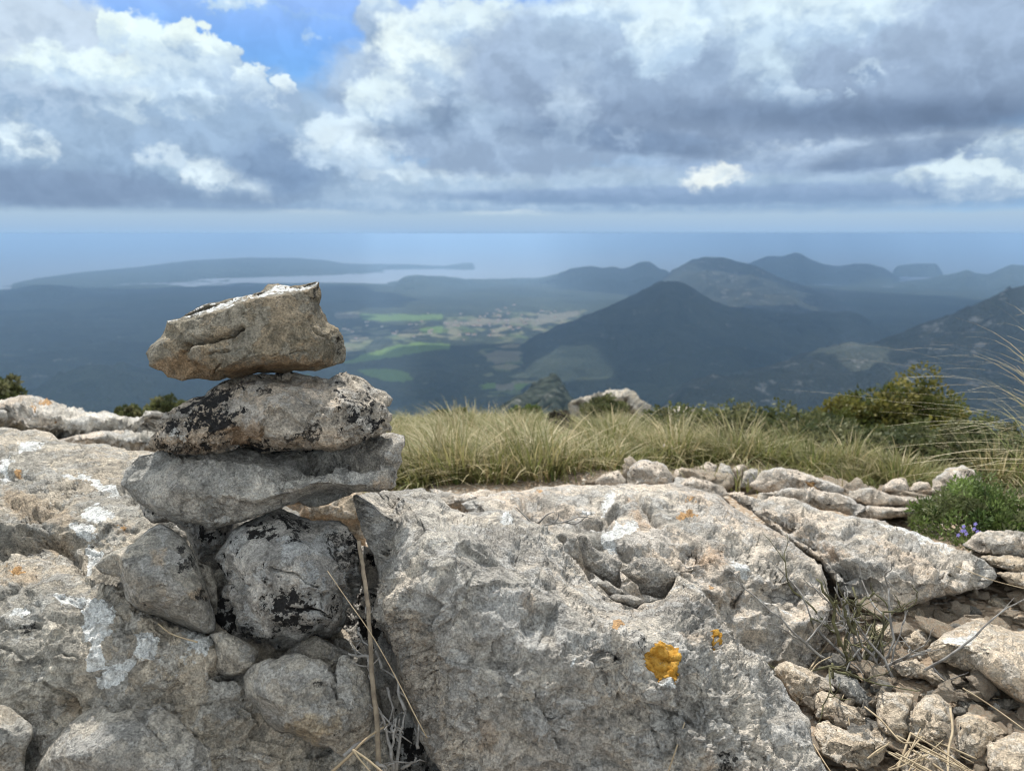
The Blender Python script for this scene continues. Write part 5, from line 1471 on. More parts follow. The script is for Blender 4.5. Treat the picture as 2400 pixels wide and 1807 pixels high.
def stone_mesh(seed, mat, flat=.7, sub=4, angular=1.):
    """free standing broken stone about 1 unit across, resting on z = 0"""
    rng = np.random.RandomState(seed)
    bm = bmesh.new()
    bmesh.ops.create_icosphere(bm, subdivisions=sub, radius=1.)
    V = np.array([v.co[:] for v in bm.verts])
    for _ in range(9):         # plane cuts give it faces
        n = rng.normal(size=3); n /= np.linalg.norm(n)
        d = rng.uniform(.35, .75)
        s = V @ n
        V = V - np.clip(s - d, 0, None)[:, None] * n * angular
    V *= np.array([1., rng.uniform(.6, .85), flat * rng.uniform(.6, 1.)])
    V = V * (1 + .20 * fbm(V * 1.7, 3, .5, seed) + .16 * chips(V * 2.6, seed + 1) + .09 * chips(V * 6., seed + 2) + .025 * fbm(V * 9., 3, .6, seed + 3))[:, None]
    V[:, 2] -= V[:, 2].min() * .75
    V *= .5
    for v, c_ in zip(bm.verts, V): v.co = c_
    me = bpy.data.meshes.new('rock_fragment')
    bm.to_mesh(me); bm.free()
    me.polygons.foreach_set('use_smooth', np.ones(len(me.polygons), bool))
    me.materials.append(M[mat])
    at_ = me.color_attributes.new('lichen', 'FLOAT_COLOR', 'POINT')
    at_.data.foreach_set('color', np.zeros(len(me.vertices) * 4, np.float32))
    return me


def build_rubble():
    rs = random.Random(5)
    def tr(lab, crop, pts, cre, z=None, seed=1, mat='pale', name='rock', back=.06, lift=0., tilt=0., s=3.2, amp=.011, rnd=8., chip=1., foot=None, **kw):
        P = T(crop, pts)
        if z is None:
            fv = foot or max(q[1] for q in P) - 6
            u = np.mean([q[0] for q in P])
            p = on_ground(u, fv, lift)
            z = float(p @ np.array([0, CP, -SP]))
        return traced_rock(name, lab, P, [T(crop, c_) for c_ in cre], z=z, s=s, rnd=rnd, rnd_m=.012, tilt=tilt, back=back, mat=mat, seed=seed, amp=amp, chip=chip * 1.5, fine=1.5, jag=1.6, cat='rock', scoop=.6, **kw)
    R_ = [
        ('pale stone with a stepped cracked side, beside the lower edge of the pitted boulder', [(815, 1180), (850, 1155), (900, 1145), (980, 1160), (1010, 1200), (1100, 1240), (1200, 1310), (1250, 1380), (1220, 1405), (1140, 1390), (1080, 1410), (1000, 1400), (930, 1345), (870, 1330), (830, 1270)], [[(880, 1230, .03), (980, 1260, .04), (1080, 1320, .04), (1180, 1370, .03)]], 'pale', -6),
        ('blocky pale stone with a shaded notch in its front, lowest beside the pitted boulder', [(845, 1450), (860, 1360), (930, 1335), (1010, 1370), (1080, 1410), (1160, 1370), (1240, 1395), (1330, 1400), (1360, 1480), (1310, 1560), (1260, 1640), (1140, 1650), (1020, 1640), (900, 1565)], [[(880, 1450, .02), (980, 1480, .045), (1060, 1500, .05), (1150, 1490, .05), (1300, 1480, .03)], [(970, 1500, .025), (1060, 1545, .02), (1140, 1530, .025)]], 'pale', 0),
        ('knobbly pale stone between the blocky stone and the pitted crusty stone', [(1240, 1290), (1250, 1180), (1300, 1150), (1420, 1155), (1480, 1180), (1455, 1240), (1445, 1330), (1460, 1420), (1400, 1490), (1330, 1440), (1255, 1370)], [[(1290, 1200, .02), (1370, 1230, .035), (1400, 1330, .04), (1370, 1420, .03)]], 'pale', 0),
        ('crusty pitted pale stone with whitish knobs in the middle of the rubble', [(1440, 1330), (1480, 1240), (1530, 1200), (1560, 1175), (1640, 1165), (1700, 1210), (1730, 1250), (1745, 1310), (1740, 1380), (1690, 1400), (1675, 1440), (1665, 1490), (1600, 1490), (1480, 1460), (1440, 1420)], [[(1490, 1290, .02), (1580, 1260, .04), (1660, 1290, .045), (1700, 1340, .025)], [(1500, 1400, .04), (1600, 1420, .045)]], 'pale', 0),
        ('narrow dark veined splinter right of the crusty stone', [(1752, 1160), (1800, 1170), (1880, 1210), (1922, 1255), (1905, 1295), (1840, 1297), (1770, 1245)], [[(1790, 1190, .012), (1860, 1240, .014)]], 'low', 0),
        ('rusty brown hollowed stone near the bottom right corner', [(1730, 1480), (1745, 1400), (1760, 1310), (1840, 1285), (1940, 1310), (2030, 1370), (2085, 1420), (2000, 1480), (1960, 1540), (1930, 1585), (1840, 1585), (1760, 1550)], [[(1790, 1370, .03), (1880, 1360, .035), (1980, 1410, .025)], [(1790, 1500, .03), (1860, 1480, .025), (1930, 1500, .025)]], 'pale2', 0),
        ('whitish folded stone in the bottom right corner', [(1955, 1610), (1970, 1500), (2050, 1455), (2120, 1410), (2250, 1410), (2330, 1500), (2330, 1760), (2100, 1790), (1960, 1720)], [[(2010, 1530, .02), (2100, 1500, .04), (2230, 1500, .04)], [(2000, 1650, .03), (2150, 1620, .045)]], 'pale', 0),
        ('long pale wedge shaped stone above the crusty stone', [(1350, 985), (1420, 960), (1500, 945), (1560, 980), (1640, 1015), (1740, 1055), (1850, 1095), (1890, 1130), (1870, 1165), (1780, 1160), (1680, 1150), (1560, 1085), (1480, 1070), (1400, 1055)], [[(1400, 1000, .01), (1500, 1000, .02), (1600, 1040, .03), (1760, 1110, .03), (1850, 1130, .015)]], 'pale', 0),
        ('small pale stone beside the end of the flat topped block', [(1405, 930), (1450, 875), (1530, 885), (1565, 930), (1545, 975), (1450, 960)], [[(1440, 915, .015), (1510, 915, .02)]], 'pale', 0),
        ('pale rounded block leaning against the flat topped block', [(1415, 810), (1480, 752), (1600, 738), (1690, 755), (1640, 820), (1570, 885), (1560, 925), (1490, 885), (1430, 860)], [[(1460, 820, .02), (1550, 800, .03), (1600, 780, .015)]], 'pale', 0),
        ('tan rounded stone at the tip of the long slab', [(1205, 775), (1245, 712), (1340, 698), (1400, 740), (1412, 800), (1370, 855), (1290, 845), (1230, 815)], [[(1250, 760, .02), (1330, 770, .03), (1380, 790, .015)]], 'pale2', 0),
        ('smooth blue grey stone half buried below the dead twigs', [(908, 1070), (960, 1028), (1060, 1038), (1130, 1080), (1180, 1160), (1235, 1205), (1150, 1240), (1060, 1200), (960, 1120)], [[(950, 1060, .01), (1050, 1100, .025), (1150, 1180, .02)]], 'slab', 0),
        ('tapering pale rock wedged between the domed boulder and the pitted boulder', [(615, 975), (660, 948), (760, 988), (860, 1040), (905, 1060), (980, 1145), (870, 1165), (800, 1195), (745, 1245), (700, 1180), (640, 1090), (585, 1015)], [[(650, 990, .02), (740, 1050, .04), (850, 1100, .03)]], 'pale', 0),
        ('upright grey chip stuck in the twigs', [(998, 885), (1030, 858), (1080, 918), (1115, 970), (1055, 1002), (1005, 955)], [[(1030, 900, .01), (1070, 960, .012)]], 'pale', 0),
        ('grey pointed stone behind the dead twigs', [(1135, 935), (1175, 850), (1240, 828), (1295, 900), (1265, 955), (1185, 1005)], [[(1190, 880, .015), (1230, 930, .015)]], 'small', 0),
        ('flat pale stone under the straw at the bottom edge', [(1395, 1570), (1500, 1540), (1620, 1530), (1720, 1545), (1790, 1600), (1820, 1720), (1700, 1760), (1420, 1740)], [[(1450, 1610, .02), (1600, 1590, .03), (1730, 1620, .02)]], 'pale', 0),
        ('flat brownish stone below the long slab', [(1370, 660), (1430, 615), (1530, 605), (1600, 640), (1640, 690), (1560, 725), (1470, 720)], [[(1430, 650, .01), (1540, 670, .015)]], 'pale2', 0),
        ('pale oval stone at the foot of the long slab', [(1660, 680), (1720, 630), (1800, 600), (1880, 620), (1940, 670), (1860, 690), (1760, 730), (1690, 730)], [[(1710, 670, .012), (1830, 650, .018)]], 'pale', 0),
        ('dark edged stone right of the long slab foot', [(1800, 560), (1880, 530), (1940, 560), (1960, 600), (1900, 610), (1830, 600)], [[(1850, 565, .01), (1910, 580, .01)]], 'low', 0),
        ('rounded tan stone near the right edge', [(1950, 570), (2020, 545), (2100, 590), (2120, 640), (2060, 650), (1980, 610)], [[(2000, 585, .012), (2070, 615, .012)]], 'pale2', 0),
        ('angular tan stone above the flat topped block at the right edge', [(2060, 680), (2110, 645), (2180, 670), (2260, 700), (2220, 745), (2120, 740)], [[(2110, 680, .012), (2180, 710, .012)]], 'pale2', 0),
        ('small pale stone tucked under the flat topped block', [(1700, 1030), (1760, 1020), (1850, 1070), (1900, 1120), (1880, 1140), (1780, 1100)], [[(1760, 1050, .01)]], 'pale2', 0),
        ('round rusty pebble beside the dark splinter', [(1695, 1185), (1720, 1160), (1755, 1180), (1755, 1225), (1720, 1235)], [], 'pale2', 0),
        ('brown cornered stone right of the long wedge stone', [(1890, 1170), (1930, 1150), (1990, 1190), (1995, 1240), (1930, 1240)], [[(1930, 1190, .012)]], 'pale2', 0),
        ('pale stone half out of frame at the right edge, below the flat topped block', [(2095, 1300), (2150, 1255), (2240, 1250), (2330, 1300), (2320, 1400), (2200, 1380), (2120, 1350)], [[(2140, 1310, .015), (2230, 1320, .02)]], 'pale2', 0),
        ('speckled flat stone among straw left of the right edge', [(1960, 1260), (2040, 1190), (2120, 1200), (2180, 1250), (2100, 1300), (2060, 1390), (1980, 1330)], [[(2020, 1260, .012), (2090, 1270, .012)]], 'low', 0),
    ]
    for i, (lab, pts, cre, mat, df) in enumerate(R_):
        tr(lab, K5, pts, cre, seed=201 + 3 * i, mat=mat, back=.05, lift=-.014, tilt=-.085)
    # stones on the skyline of the rocks
    R6 = [
        ('low pale stone at the left end of the row above the domed boulder', [(180, 585), (190, 550), (220, 520), (300, 513), (340, 550), (345, 590)], [[(230, 545, .03), (310, 545, .03)]], 'ledge'),
        ('bulging pale stone with a shaded hollow, biggest of the row above the domed boulder', [(335, 590), (335, 550), (350, 492), (390, 465), (430, 458), (510, 478), (560, 528), (562, 590)], [[(370, 510, .04), (440, 500, .06), (520, 530, .05)], [(400, 560, .02), (480, 560, .02)]], 'ledge'),
        ('pointed pale stone right of the bulging stone', [(558, 560), (560, 510), (600, 490), (650, 512), (648, 560)], [[(600, 520, .03)]], 'ledge'),
        ('broken pale stone left of the two upright stones', [(655, 545), (662, 500), (720, 468), (772, 480), (766, 545)], [[(700, 500, .04)]], 'ledge'),
        ('upright rounded stone in the gap of the row', [(765, 570), (772, 520), (782, 470), (830, 478), (852, 540), (820, 582)], [[(800, 520, .04)]], 'mid_boulder'),
        ('narrow upright stone right of the rounded one', [(845, 560), (850, 492), (880, 482), (888, 530), (870, 562)], [[(865, 520, .02)]], 'ledge'),
        ('grey green stone in front of the long flat stone', [(865, 590), (890, 508), (950, 498), (985, 540), (960, 590)], [[(920, 540, .03)]], 'mid_boulder'),
        ('long flat stone with an orange flush, lying across the row', [(915, 580), (980, 512), (1040, 488), (1110, 500), (1200, 528), (1290, 558), (1365, 602), (1340, 622), (1240, 605), (1100, 612), (960, 605)], [[(980, 540, .05), (1100, 530, .06), (1250, 575, .05)]], 'ledge'),
        ('sloping slab behind the top of the domed boulder', [(555, 590), (570, 545), (650, 540), (720, 560), (790, 590), (820, 625), (720, 640), (600, 620)], [[(620, 565, .04), (740, 590, .04)]], 'ledge'),
        ('wide flat ledge stone between the long slab and the row of stones', [(930, 650), (970, 612), (1100, 590), (1250, 600), (1400, 640), (1480, 678), (1420, 725), (1300, 700), (1150, 680), (1000, 665)], [[(1000, 630, .05), (1150, 625, .06), (1350, 660, .05)]], 'ledge'),
        ('pale flat stone stretching right from the ledge stone', [(1400, 690), (1480, 675), (1600, 685), (1745, 688), (1760, 712), (1600, 730), (1450, 735)], [[(1500, 700, .04), (1650, 705, .04)]], 'ledge'),
        ('thin pale slab behind the right end of the row', [(1380, 640), (1385, 598), (1500, 588), (1560, 618), (1700, 638), (1835, 628), (1830, 668), (1600, 680), (1480, 670)], [[(1450, 620, .04), (1600, 645, .05), (1750, 650, .04)]], 'ledge'),
        ('rounded grey stone below the grass at the right', [(1540, 610), (1548, 580), (1580, 550), (1650, 543), (1675, 590), (1660, 620)], [[(1600, 575, .04)]], 'ledge'),
        ('small pale stone between the rounded grey stone and the whitish one', [(1665, 610), (1690, 568), (1765, 565), (1785, 610)], [[(1720, 590, .03)]], 'ledge'),
        ('whitish rock beneath the tall grass stems at the right', [(1775, 610), (1785, 555), (1850, 500), (1930, 483), (2000, 508), (2030, 570), (2020, 620), (1880, 630)], [[(1830, 550, .05), (1920, 530, .06), (1990, 560, .04)]], 'ledge'),
        ('pale rock half hidden in the far grass above the row of stones', [(455, 405), (480, 385), (530, 380), (565, 395), (560, 425), (480, 430)], [[(510, 400, .03)]], 'ledge'),
        ('low pale stone half hidden in the grass beside the bare path', [(95, 400), (120, 382), (165, 380), (185, 400), (150, 420), (105, 418)], [], 'ledge'),
        ('striped pale rock beneath the green cushion bush at the right edge', [(1925, 860), (1960, 825), (2000, 800), (2080, 788), (2200, 796), (2320, 835), (2340, 900), (2200, 920), (2100, 915), (2000, 905)], [[(1990, 850, .05), (2090, 840, .06), (2230, 850, .05)]], 'mid_boulder'),
        ('flat pale slab at the right edge below the striped rock', [(1995, 915), (2080, 906), (2212, 912), (2360, 950), (2360, 1010), (2200, 1000), (2080, 975)], [[(2080, 935, .04), (2230, 950, .05)]], 'pale'),
        ('pale slab behind the tip of the long slab at the right edge', [(2080, 990), (2180, 985), (2360, 1010), (2380, 1090), (2240, 1080), (2140, 1040)], [[(2160, 1010, .03), (2280, 1040, .04)]], 'pale'),
    ]
    for i, (lab, pts, cre, mat) in enumerate(R6):
        tr(lab, K6, pts, cre, seed=301 + 3 * i, mat=mat, back=.16, lift=.03, tilt=-.12, amp=.014, rnd=9., s=3.6, lichen={'O': [T(K6, [(1190, 560), (1260, 570), (1300, 600), (1220, 610)])]} if 'orange flush' in lab else None)
    # seen through the gap under the slab
    tr('peach coloured rock seen through the gap under the flat slab', K3, [(380, 150), (560, 130), (830, 120), (860, 300), (840, 430), (760, 420), (700, 330), (560, 310), (420, 300)], [[(460, 210, .05), (620, 200, .07), (760, 190, .05)], [(560, 270, .03), (720, 260, .05)]], z=1.75, seed=391, mat='pale2', back=.15)
    tr('dusty rock filling the ground behind the left side of the pitted boulder', K4, [(250, 110), (400, 130), (520, 120), (600, 130), (760, 140), (780, 220), (700, 300), (560, 300), (420, 260), (300, 200)], [[(330, 160, .05), (450, 170, .06), (620, 180, .06)]], z=1.95, seed=395, mat='ledge', back=.2)
    # ledges at the left, farther off
    tr('long weathered white ledge beyond the left boulder', K8, [(-260, 1000), (-100, 960), (0, 950), (60, 936), (130, 930), (200, 938), (290, 950), (360, 975), (450, 1010), (520, 1021), (620, 1020), (700, 1043), (760, 1056), (830, 1046), (900, 1030), (1000, 1040), (1100, 1070), (1150, 1150), (900, 1165), (600, 1160), (380, 1200), (150, 1150), (0, 1140), (-260, 1150)],
       [[(-150, 1020, .2), (60, 985, .25), (250, 1010, .25), (420, 1060, .22), (700, 1080, .25), (950, 1080, .2)], [(100, 1080, .35), (300, 1110, .36), (600, 1120, .36), (850, 1125, .33)]], z=3.1, seed=401, mat='ledge', back=.6, amp=.02, s=3.6, lichen={'O': [T(K8, [(220, 960), (290, 955), (320, 975), (250, 985)]), T(K8, [(230, 1070), (280, 1065), (270, 1085)]), T(K8, [(170, 1000), (200, 990), (195, 1010)])]})
    tr('lower white step of the ledge beyond the left boulder', K8, [(250, 1200), (420, 1160), (540, 1130), (700, 1140), (900, 1140), (1150, 1150), (1150, 1290), (900, 1260), (620, 1240), (400, 1240)], [[(450, 1190, .12), (700, 1180, .15), (950, 1180, .15)]], z=2.75, seed=405, mat='ledge', back=.4, amp=.016, s=3.6)
    tr('shadowed grey block at the left edge before the white ledge', K8, [(-160, 1010), (0, 1005), (38, 1012), (48, 1060), (20, 1105), (-60, 1120), (-160, 1120)], [[(-60, 1040, .06), (10, 1040, .05)]], z=2.7, seed=409, mat='low', back=.2, s=3.6)
    # outcrops at the far rim of the shoulder
    tr('white craggy outcrop on the far rim of the grassy shoulder', K7, [(735, 545), (770, 528), (820, 520), (850, 516), (880, 506), (930, 505), (960, 520), (985, 540), (1005, 555), (990, 600), (860, 610), (740, 590)], [[(790, 545, .2), (900, 525, .3), (960, 550, .2)]], z=8.5, seed=411, mat='left', back=.8, amp=.03, s=2.6, chip=1.6)
    tr('small pale rocks at the far rim right of the craggy outcrop', K7, [(1060, 585), (1090, 562), (1130, 556), (1180, 565), (1200, 590), (1120, 600)], [[(1110, 575, .15)]], z=8.6, seed=415, mat='ledge', back=.5, amp=.04, s=2.6, chip=1.6)
    # loose fragments: one mesh per kind, then copies
    kinds = [stone_mesh(501 + i, ('pale', 'pale2', 'pale', 'pale2', 'low', 'pale2')[i % 6], flat=(.75, .5, .9, .6)[i % 4], sub=4) for i in range(8)]
    poly = P5([(740, 1260), (690, 1180), (880, 1150), (960, 1000), (950, 850), (960, 600), (1190, 690), (1330, 690), (1560, 580), (1950, 490), (2060, 420), (2250, 450), (2250, 1850), (960, 1850), (850, 1500)])
    A_ = np.array(poly)
    n = 0
    for t in range(4000):
        if n >= 295: break
        u = rs.uniform(A_[:, 0].min(), A_[:, 0].max()); v = rs.uniform(A_[:, 1].min(), A_[:, 1].max())
        if not in_poly(np.array([[u, v]]), poly)[0]: continue
        p = on_ground(u, v)
        sz = rs.choice([.016, .022, .03, .04, .05, .064]) * rs.uniform(.8, 1.2)
        o = bpy.data.objects.new('rock_fragment', kinds[rs.randrange(8)])
        o.location = (p[0], p[1], p[2] + rs.uniform(-.004, .022))
        o.scale = (sz * rs.uniform(.8, 1.4), sz, sz * rs.uniform(.55, .9))
        o.rotation_euler = (rs.uniform(-.1, .45), rs.uniform(-.35, .35), rs.uniform(0, 6.28))
        COL.objects.link(o)
        tag(o, 'small beige limestone fragment lying loose in the rubble beside the boulders', 'rock fragment', 'loose limestone fragments in the rubble')
        n += 1
    poly = P6([(150, 560), (560, 560), (880, 560), (1400, 600), (1800, 620), (1860, 760), (1760, 770), (1500, 690), (1000, 660), (800, 600), (400, 590)])
    A_ = np.array(poly); n = 0
    for t in range(2000):
        if n >= 95: break
        u = rs.uniform(A_[:, 0].min(), A_[:, 0].max()); v = rs.uniform(A_[:, 1].min(), A_[:, 1].max())
        if not in_poly(np.array([[u, v]]), poly)[0]: continue
        p = on_ground(u, v)
        sz = rs.uniform(.05, .19)
        o = bpy.data.objects.new('rubble_stone', kinds[rs.randrange(4)])
        o.location = (p[0], p[1], p[2] - .01)
        o.scale = (sz * rs.uniform(.8, 1.4), sz, sz * rs.uniform(.6, 1.))
        o.rotation_euler = (rs.uniform(-.3, .3), rs.uniform(-.3, .3), rs.uniform(0, 6.28))
        COL.objects.link(o)
        tag(o, 'pale loose stone between the boulders and the grass behind them', 'stone', 'loose stones before the grass')
        n += 1


build_ground()
build_rubble()
# ------------------------------------------------------------------ plants
def blades_mesh(name, specs, mat):
    """specs: list of (points array k x 3, half width at the root, tint rgb root, tint rgb tip)"""
    V, Fc, C = [], [], []
    for pts, w, c0, c1 in specs:
        n = len(pts)
        t = np.linspace(0, 1, n)[:, None]
        d = pts[-1] - pts[0]
        side = np.cross(d, (0, 0, 1.)); L = np.linalg.norm(side)
        if L < 1e-6: side = np.array([1., 0, 0]); L = 1
        side = side / L
        ww = w * (1 - .9 * t ** 1.5)
        b = len(V) and sum(len(x) for x in V)
        V.append(np.vstack([pts - side * ww, pts + side * ww]))
        col = np.array(c0) * (1 - t) + np.array(c1) * t
        C.append(np.vstack([col, col]))
        for i in range(n - 1):
            Fc.append((b + i, b + i + 1, b + n + i + 1, b + n + i))
    V = np.vstack(V); C = np.vstack(C)
    o = link_mesh(name, V, np.array(Fc), mat, smooth=True)
    color_attr(o, 'tint', np.column_stack([C, np.ones(len(C))]))
    return o


def tube(path, r0, r1, sides=5, bend=0.):
    P = np.array(path, float)
    n = len(P)
    V, Fc = [], []
    for i in range(n):
        d = P[min(i + 1, n - 1)] - P[max(i - 1, 0)]
        d /= np.linalg.norm(d) + 1e-9
        a = np.cross(d, (.3, .2, 1.)); a /= np.linalg.norm(a) + 1e-9
        b = np.cross(d, a)
        r = r0 + (r1 - r0) * i / (n - 1)
        for s in range(sides):
            t = 2 * math.pi * s / sides
            V.append(P[i] + r * (math.cos(t) * a + math.sin(t) * b))
    for i in range(n - 1):
        for s in range(sides):
            s2 = (s + 1) % sides
            Fc.append((i * sides + s, i * sides + s2, (i + 1) * sides + s2, (i + 1) * sides + s))
    Fc.append(tuple(range(sides))[::-1]); Fc.append(tuple((n - 1) * sides + s for s in range(sides)))
    return V, Fc


def merge(parts):
    V, Fc = [], []
    for v, f in parts:
        b = len(V)
        V += list(v); Fc += [tuple(i + b for i in q) for q in f]
    return np.array(V), Fc


def curve_pts(ctrl, n):
    """smooth path through control points (Catmull-Rom)"""
    P = np.array(ctrl, float)
    P = np.vstack([2 * P[0] - P[1], P, 2 * P[-1] - P[-2]])
    out = []
    m = len(P) - 3
    for t in np.linspace(0, m - 1e-6, n):
        i = int(t); f = t - i
        a, b, c_, d = P[i:i + 4]
        out.append(.5 * ((2 * b) + (-a + c_) * f + (2 * a - 5 * b + 4 * c_ - d) * f * f + (-a + 3 * b - 3 * c_ + d) * f ** 3))
    return np.array(out)


STRAW = [(.45, .37, .21), (.55, .47, .30), (.36, .29, .15)]
OLIVE = [(.20, .195, .075), (.26, .24, .10), (.145, .155, .05)]
GREEN = [(.14, .18, .05), (.18, .22, .06), (.11, .15, .045)]


def tussock_specs(rng, n, h, spread, lean, straw=.5, seg=6, w=.0022, upright=.5):
    out = []
    for i in range(n):
        a = rng.uniform(0, 6.283); rr = spread * math.sqrt(rng.rand())
        root = np.array([math.cos(a) * rr * .55, math.sin(a) * rr * .55, 0.])
        L = h * rng.uniform(.55, 1.15)
        out_d = np.array([math.cos(a), math.sin(a), 0]) * rng.uniform(.15, 1.2) + np.array(lean) + rng.normal(0, .34, 3) * (1, 1, 0)
        t = np.linspace(0, 1, seg)[:, None]
        droop = rng.uniform(.15, .8)
        up = np.array([0, 0, 1.])
        pts = root + L * (t * (up * (1 - .25 * droop) + out_d * (1 - upright) * .6) + t ** 2.2 * (out_d * droop * .8 - up * droop * .55))
        base = OLIVE[rng.randint(3)] if rng.rand() < .6 else GREEN[rng.randint(3)]
        tip = STRAW[rng.randint(3)] if rng.rand() < straw else OLIVE[rng.randint(3)]
        if rng.rand() < straw * .45: base = STRAW[rng.randint(3)]
        out.append((pts, w * rng.uniform(.6, 1.3), base, tip))
    return out


def build_grass():
    rng = np.random.RandomState(21)
    protos = []
    for i in range(7):
        o = blades_mesh('grass_tussock', tussock_specs(rng, 330, (.16, .21, .13, .18, .22, .15, .12)[i], .15, (-.35 + .1 * (i % 3), 0, 0), (.30, .5, .12, .35, .62, .06, .22)[i], w=.0026), M['grass'])
        protos.append(o)
    # where the tussocks stand (pixel of the foot)
    spots = []
    poly = [(905, 1150), (1150, 1130), (1300, 1120), (1390, 1095), (1500, 1080), (1800, 1085), (1960, 1125), (2060, 1150), (2120, 1140), (2230, 1125), (2330, 1130), (2400, 1100), (2500, 1000), (2400, 985), (2000, 1010), (1700, 990), (1500, 990), (1300, 985), (1000, 985), (860, 1000), (830, 1080)]
    bare = [(1270, 1010), (1330, 1010), (1390, 1050), (1370, 1080), (1310, 1110), (1270, 1105), (1290, 1060)]
    tries = 0
    while len(spots) < 225 and tries < 20000:
        tries += 1
        u, v = (rng.uniform(860, 1310) if len(spots) < 110 else rng.uniform(1200, 2500)), 985 + 168 * rng.rand() ** .8
        q = np.array([[u, v]])
        if not in_poly(q, poly)[0] or in_poly(q, bare)[0] or (u > 1480 and v < 1062 and rng.rand() < .85): continue
        p = on_ground(u, v)
        if any((p[0] - s[0]) ** 2 + (p[1] - s[1]) ** 2 < .13 ** 2 for s in spots): continue
        spots.append(p)
    # the far rim, where the shoulder drops away
    while len(spots) < 285:
        y = rng.uniform(4.9, 6.8); x = rng.uniform(-.9, 1.3) * y / 5.5
        spots.append(np.array([x, y, float(zg(x, y))]))
    # a little tuft in front of the white ledge at the left
    spots.append(np.array([-1.42, 2.62, float(zg(-1.42, 2.62)) + .02]))
    for i, p in enumerate(spots):
        k = rng.randint(7)
        if i < 7: o = protos[i]
        else:
            o = protos[k].copy(); COL.objects.link(o)
        s = rng.uniform(.7, 1.3) * (1. if p[1] < 4 else 1.1)
        if i == len(spots) - 1: s = .5
        o.location = (p[0], p[1], p[2] - .012)
        o.scale = (s * rng.uniform(.9, 1.2), s, s * rng.uniform(.75, 1.05))
        o.rotation_euler = (rng.uniform(-.1, .1), rng.uniform(-.1, .1), rng.uniform(-.9, .9))
        if i == len(spots) - 1:
            tag(o, 'small lone grass tuft before the white ledge at the left', 'grass tuft')
        else:
            tag(o, 'olive and straw coloured grass tussock on the shoulder behind the boulders', 'grass tussock', 'grass tussocks on the shoulder')
    # short growth between them
    specs = []
    for _ in range(9500):
        y = 2.5 + 4.6 * rng.rand() ** 1.1; x = rng.uniform(-.35, .80) * y
        z = float(np.interp(math.hypot(x, y), [2.6, 4.0, 5.4, 7.0], [-.87, -1.13, -1.47, -2.2]))
        L = rng.uniform(.05, .15)
        d = rng.normal(0, .45, 2)
        t = np.linspace(0, 1, 4)[:, None]
        pts = np.array([x, y, z - .02]) + L * (t * np.array([0, 0, 1.]) + t ** 1.8 * np.array([d[0] - .2, d[1], -.25]))
        specs.append((pts, .0028, OLIVE[rng.randint(3)], STRAW[rng.randint(3)] if rng.rand() < .25 else (OLIVE if rng.rand() < .6 else GREEN)[rng.randint(3)]))
    tag(blades_mesh('grass', specs, M['grass']), kind='stuff')


def shrub(name, label, loc, rx, ry, rz, nclump, nleaf, leaf, tints, seed, cat='shrub', group=None, stemmat='mosstwig', up=.3, needle=.28):
    rng = np.random.RandomState(seed)
    root = empty(name, loc)
    tag(root, label, cat, group)
    loc = np.array(loc)
    V, Fc, C = [], [], []
    stems = []
    n = 0
    for c_ in range(nclump):
        a = rng.uniform(0, 6.283); el = math.asin(rng.uniform(-.05, 1.)); rad = rng.uniform(.55, 1.) ** .6
        rad *= 1 + .28 * math.sin(3 * a + seed) * math.cos(2 * el + seed)
        ctr = np.array([rx * rad * math.cos(el) * math.cos(a), ry * rad * math.cos(el) * math.sin(a), rz * (.12 + rad * math.sin(el))])
        cs = .20 * min(rx, rz * 1.6) * rng.uniform(.6, 1.3)
        stems.append(ctr)
        tc_ = np.array(tints[rng.randint(len(tints))]) * rng.uniform(.75, 1.25)
        for l in range(nleaf):
            d = rng.normal(size=3); d /= np.linalg.norm(d)
            p = ctr + d * cs * rng.uniform(.3, 1.) ** .5
            ax = d * .6 + rng.normal(0, .5, 3) + np.array([0, 0, up]); ax /= np.linalg.norm(ax)
            sd = np.cross(ax, rng.normal(size=3)); sd /= np.linalg.norm(sd) + 1e-9
            L = leaf * rng.uniform(.6, 1.3); W = L * needle
            V += [p - sd * W * .3, p + ax * L * .5 - sd * W, p + ax * L, p + ax * L * .5 + sd * W]
            Fc.append((n, n + 1, n + 2, n + 3)); n += 4
            cc = tc_ * rng.uniform(.8, 1.2)
            C += [cc] * 4
    f = link_mesh('foliage', np.array(V) + loc, np.array(Fc), M['leaf'], parent=root, origin=loc)
    color_attr(f, 'tint', np.column_stack([np.array(C), np.ones(len(C))]))
    parts = []
    for s in stems[::2]:
        mid = s * .45 + rng.normal(0, .02, 3) * rx
        parts.append(tube(curve_pts([(0, 0, -.02), mid, s], 6), .006 * rx / .4 + .002, .0012, 4))
    v, fc = merge(parts)
    link_mesh('stem', v + loc, fc, M[stemmat], parent=root, origin=loc)
    return root


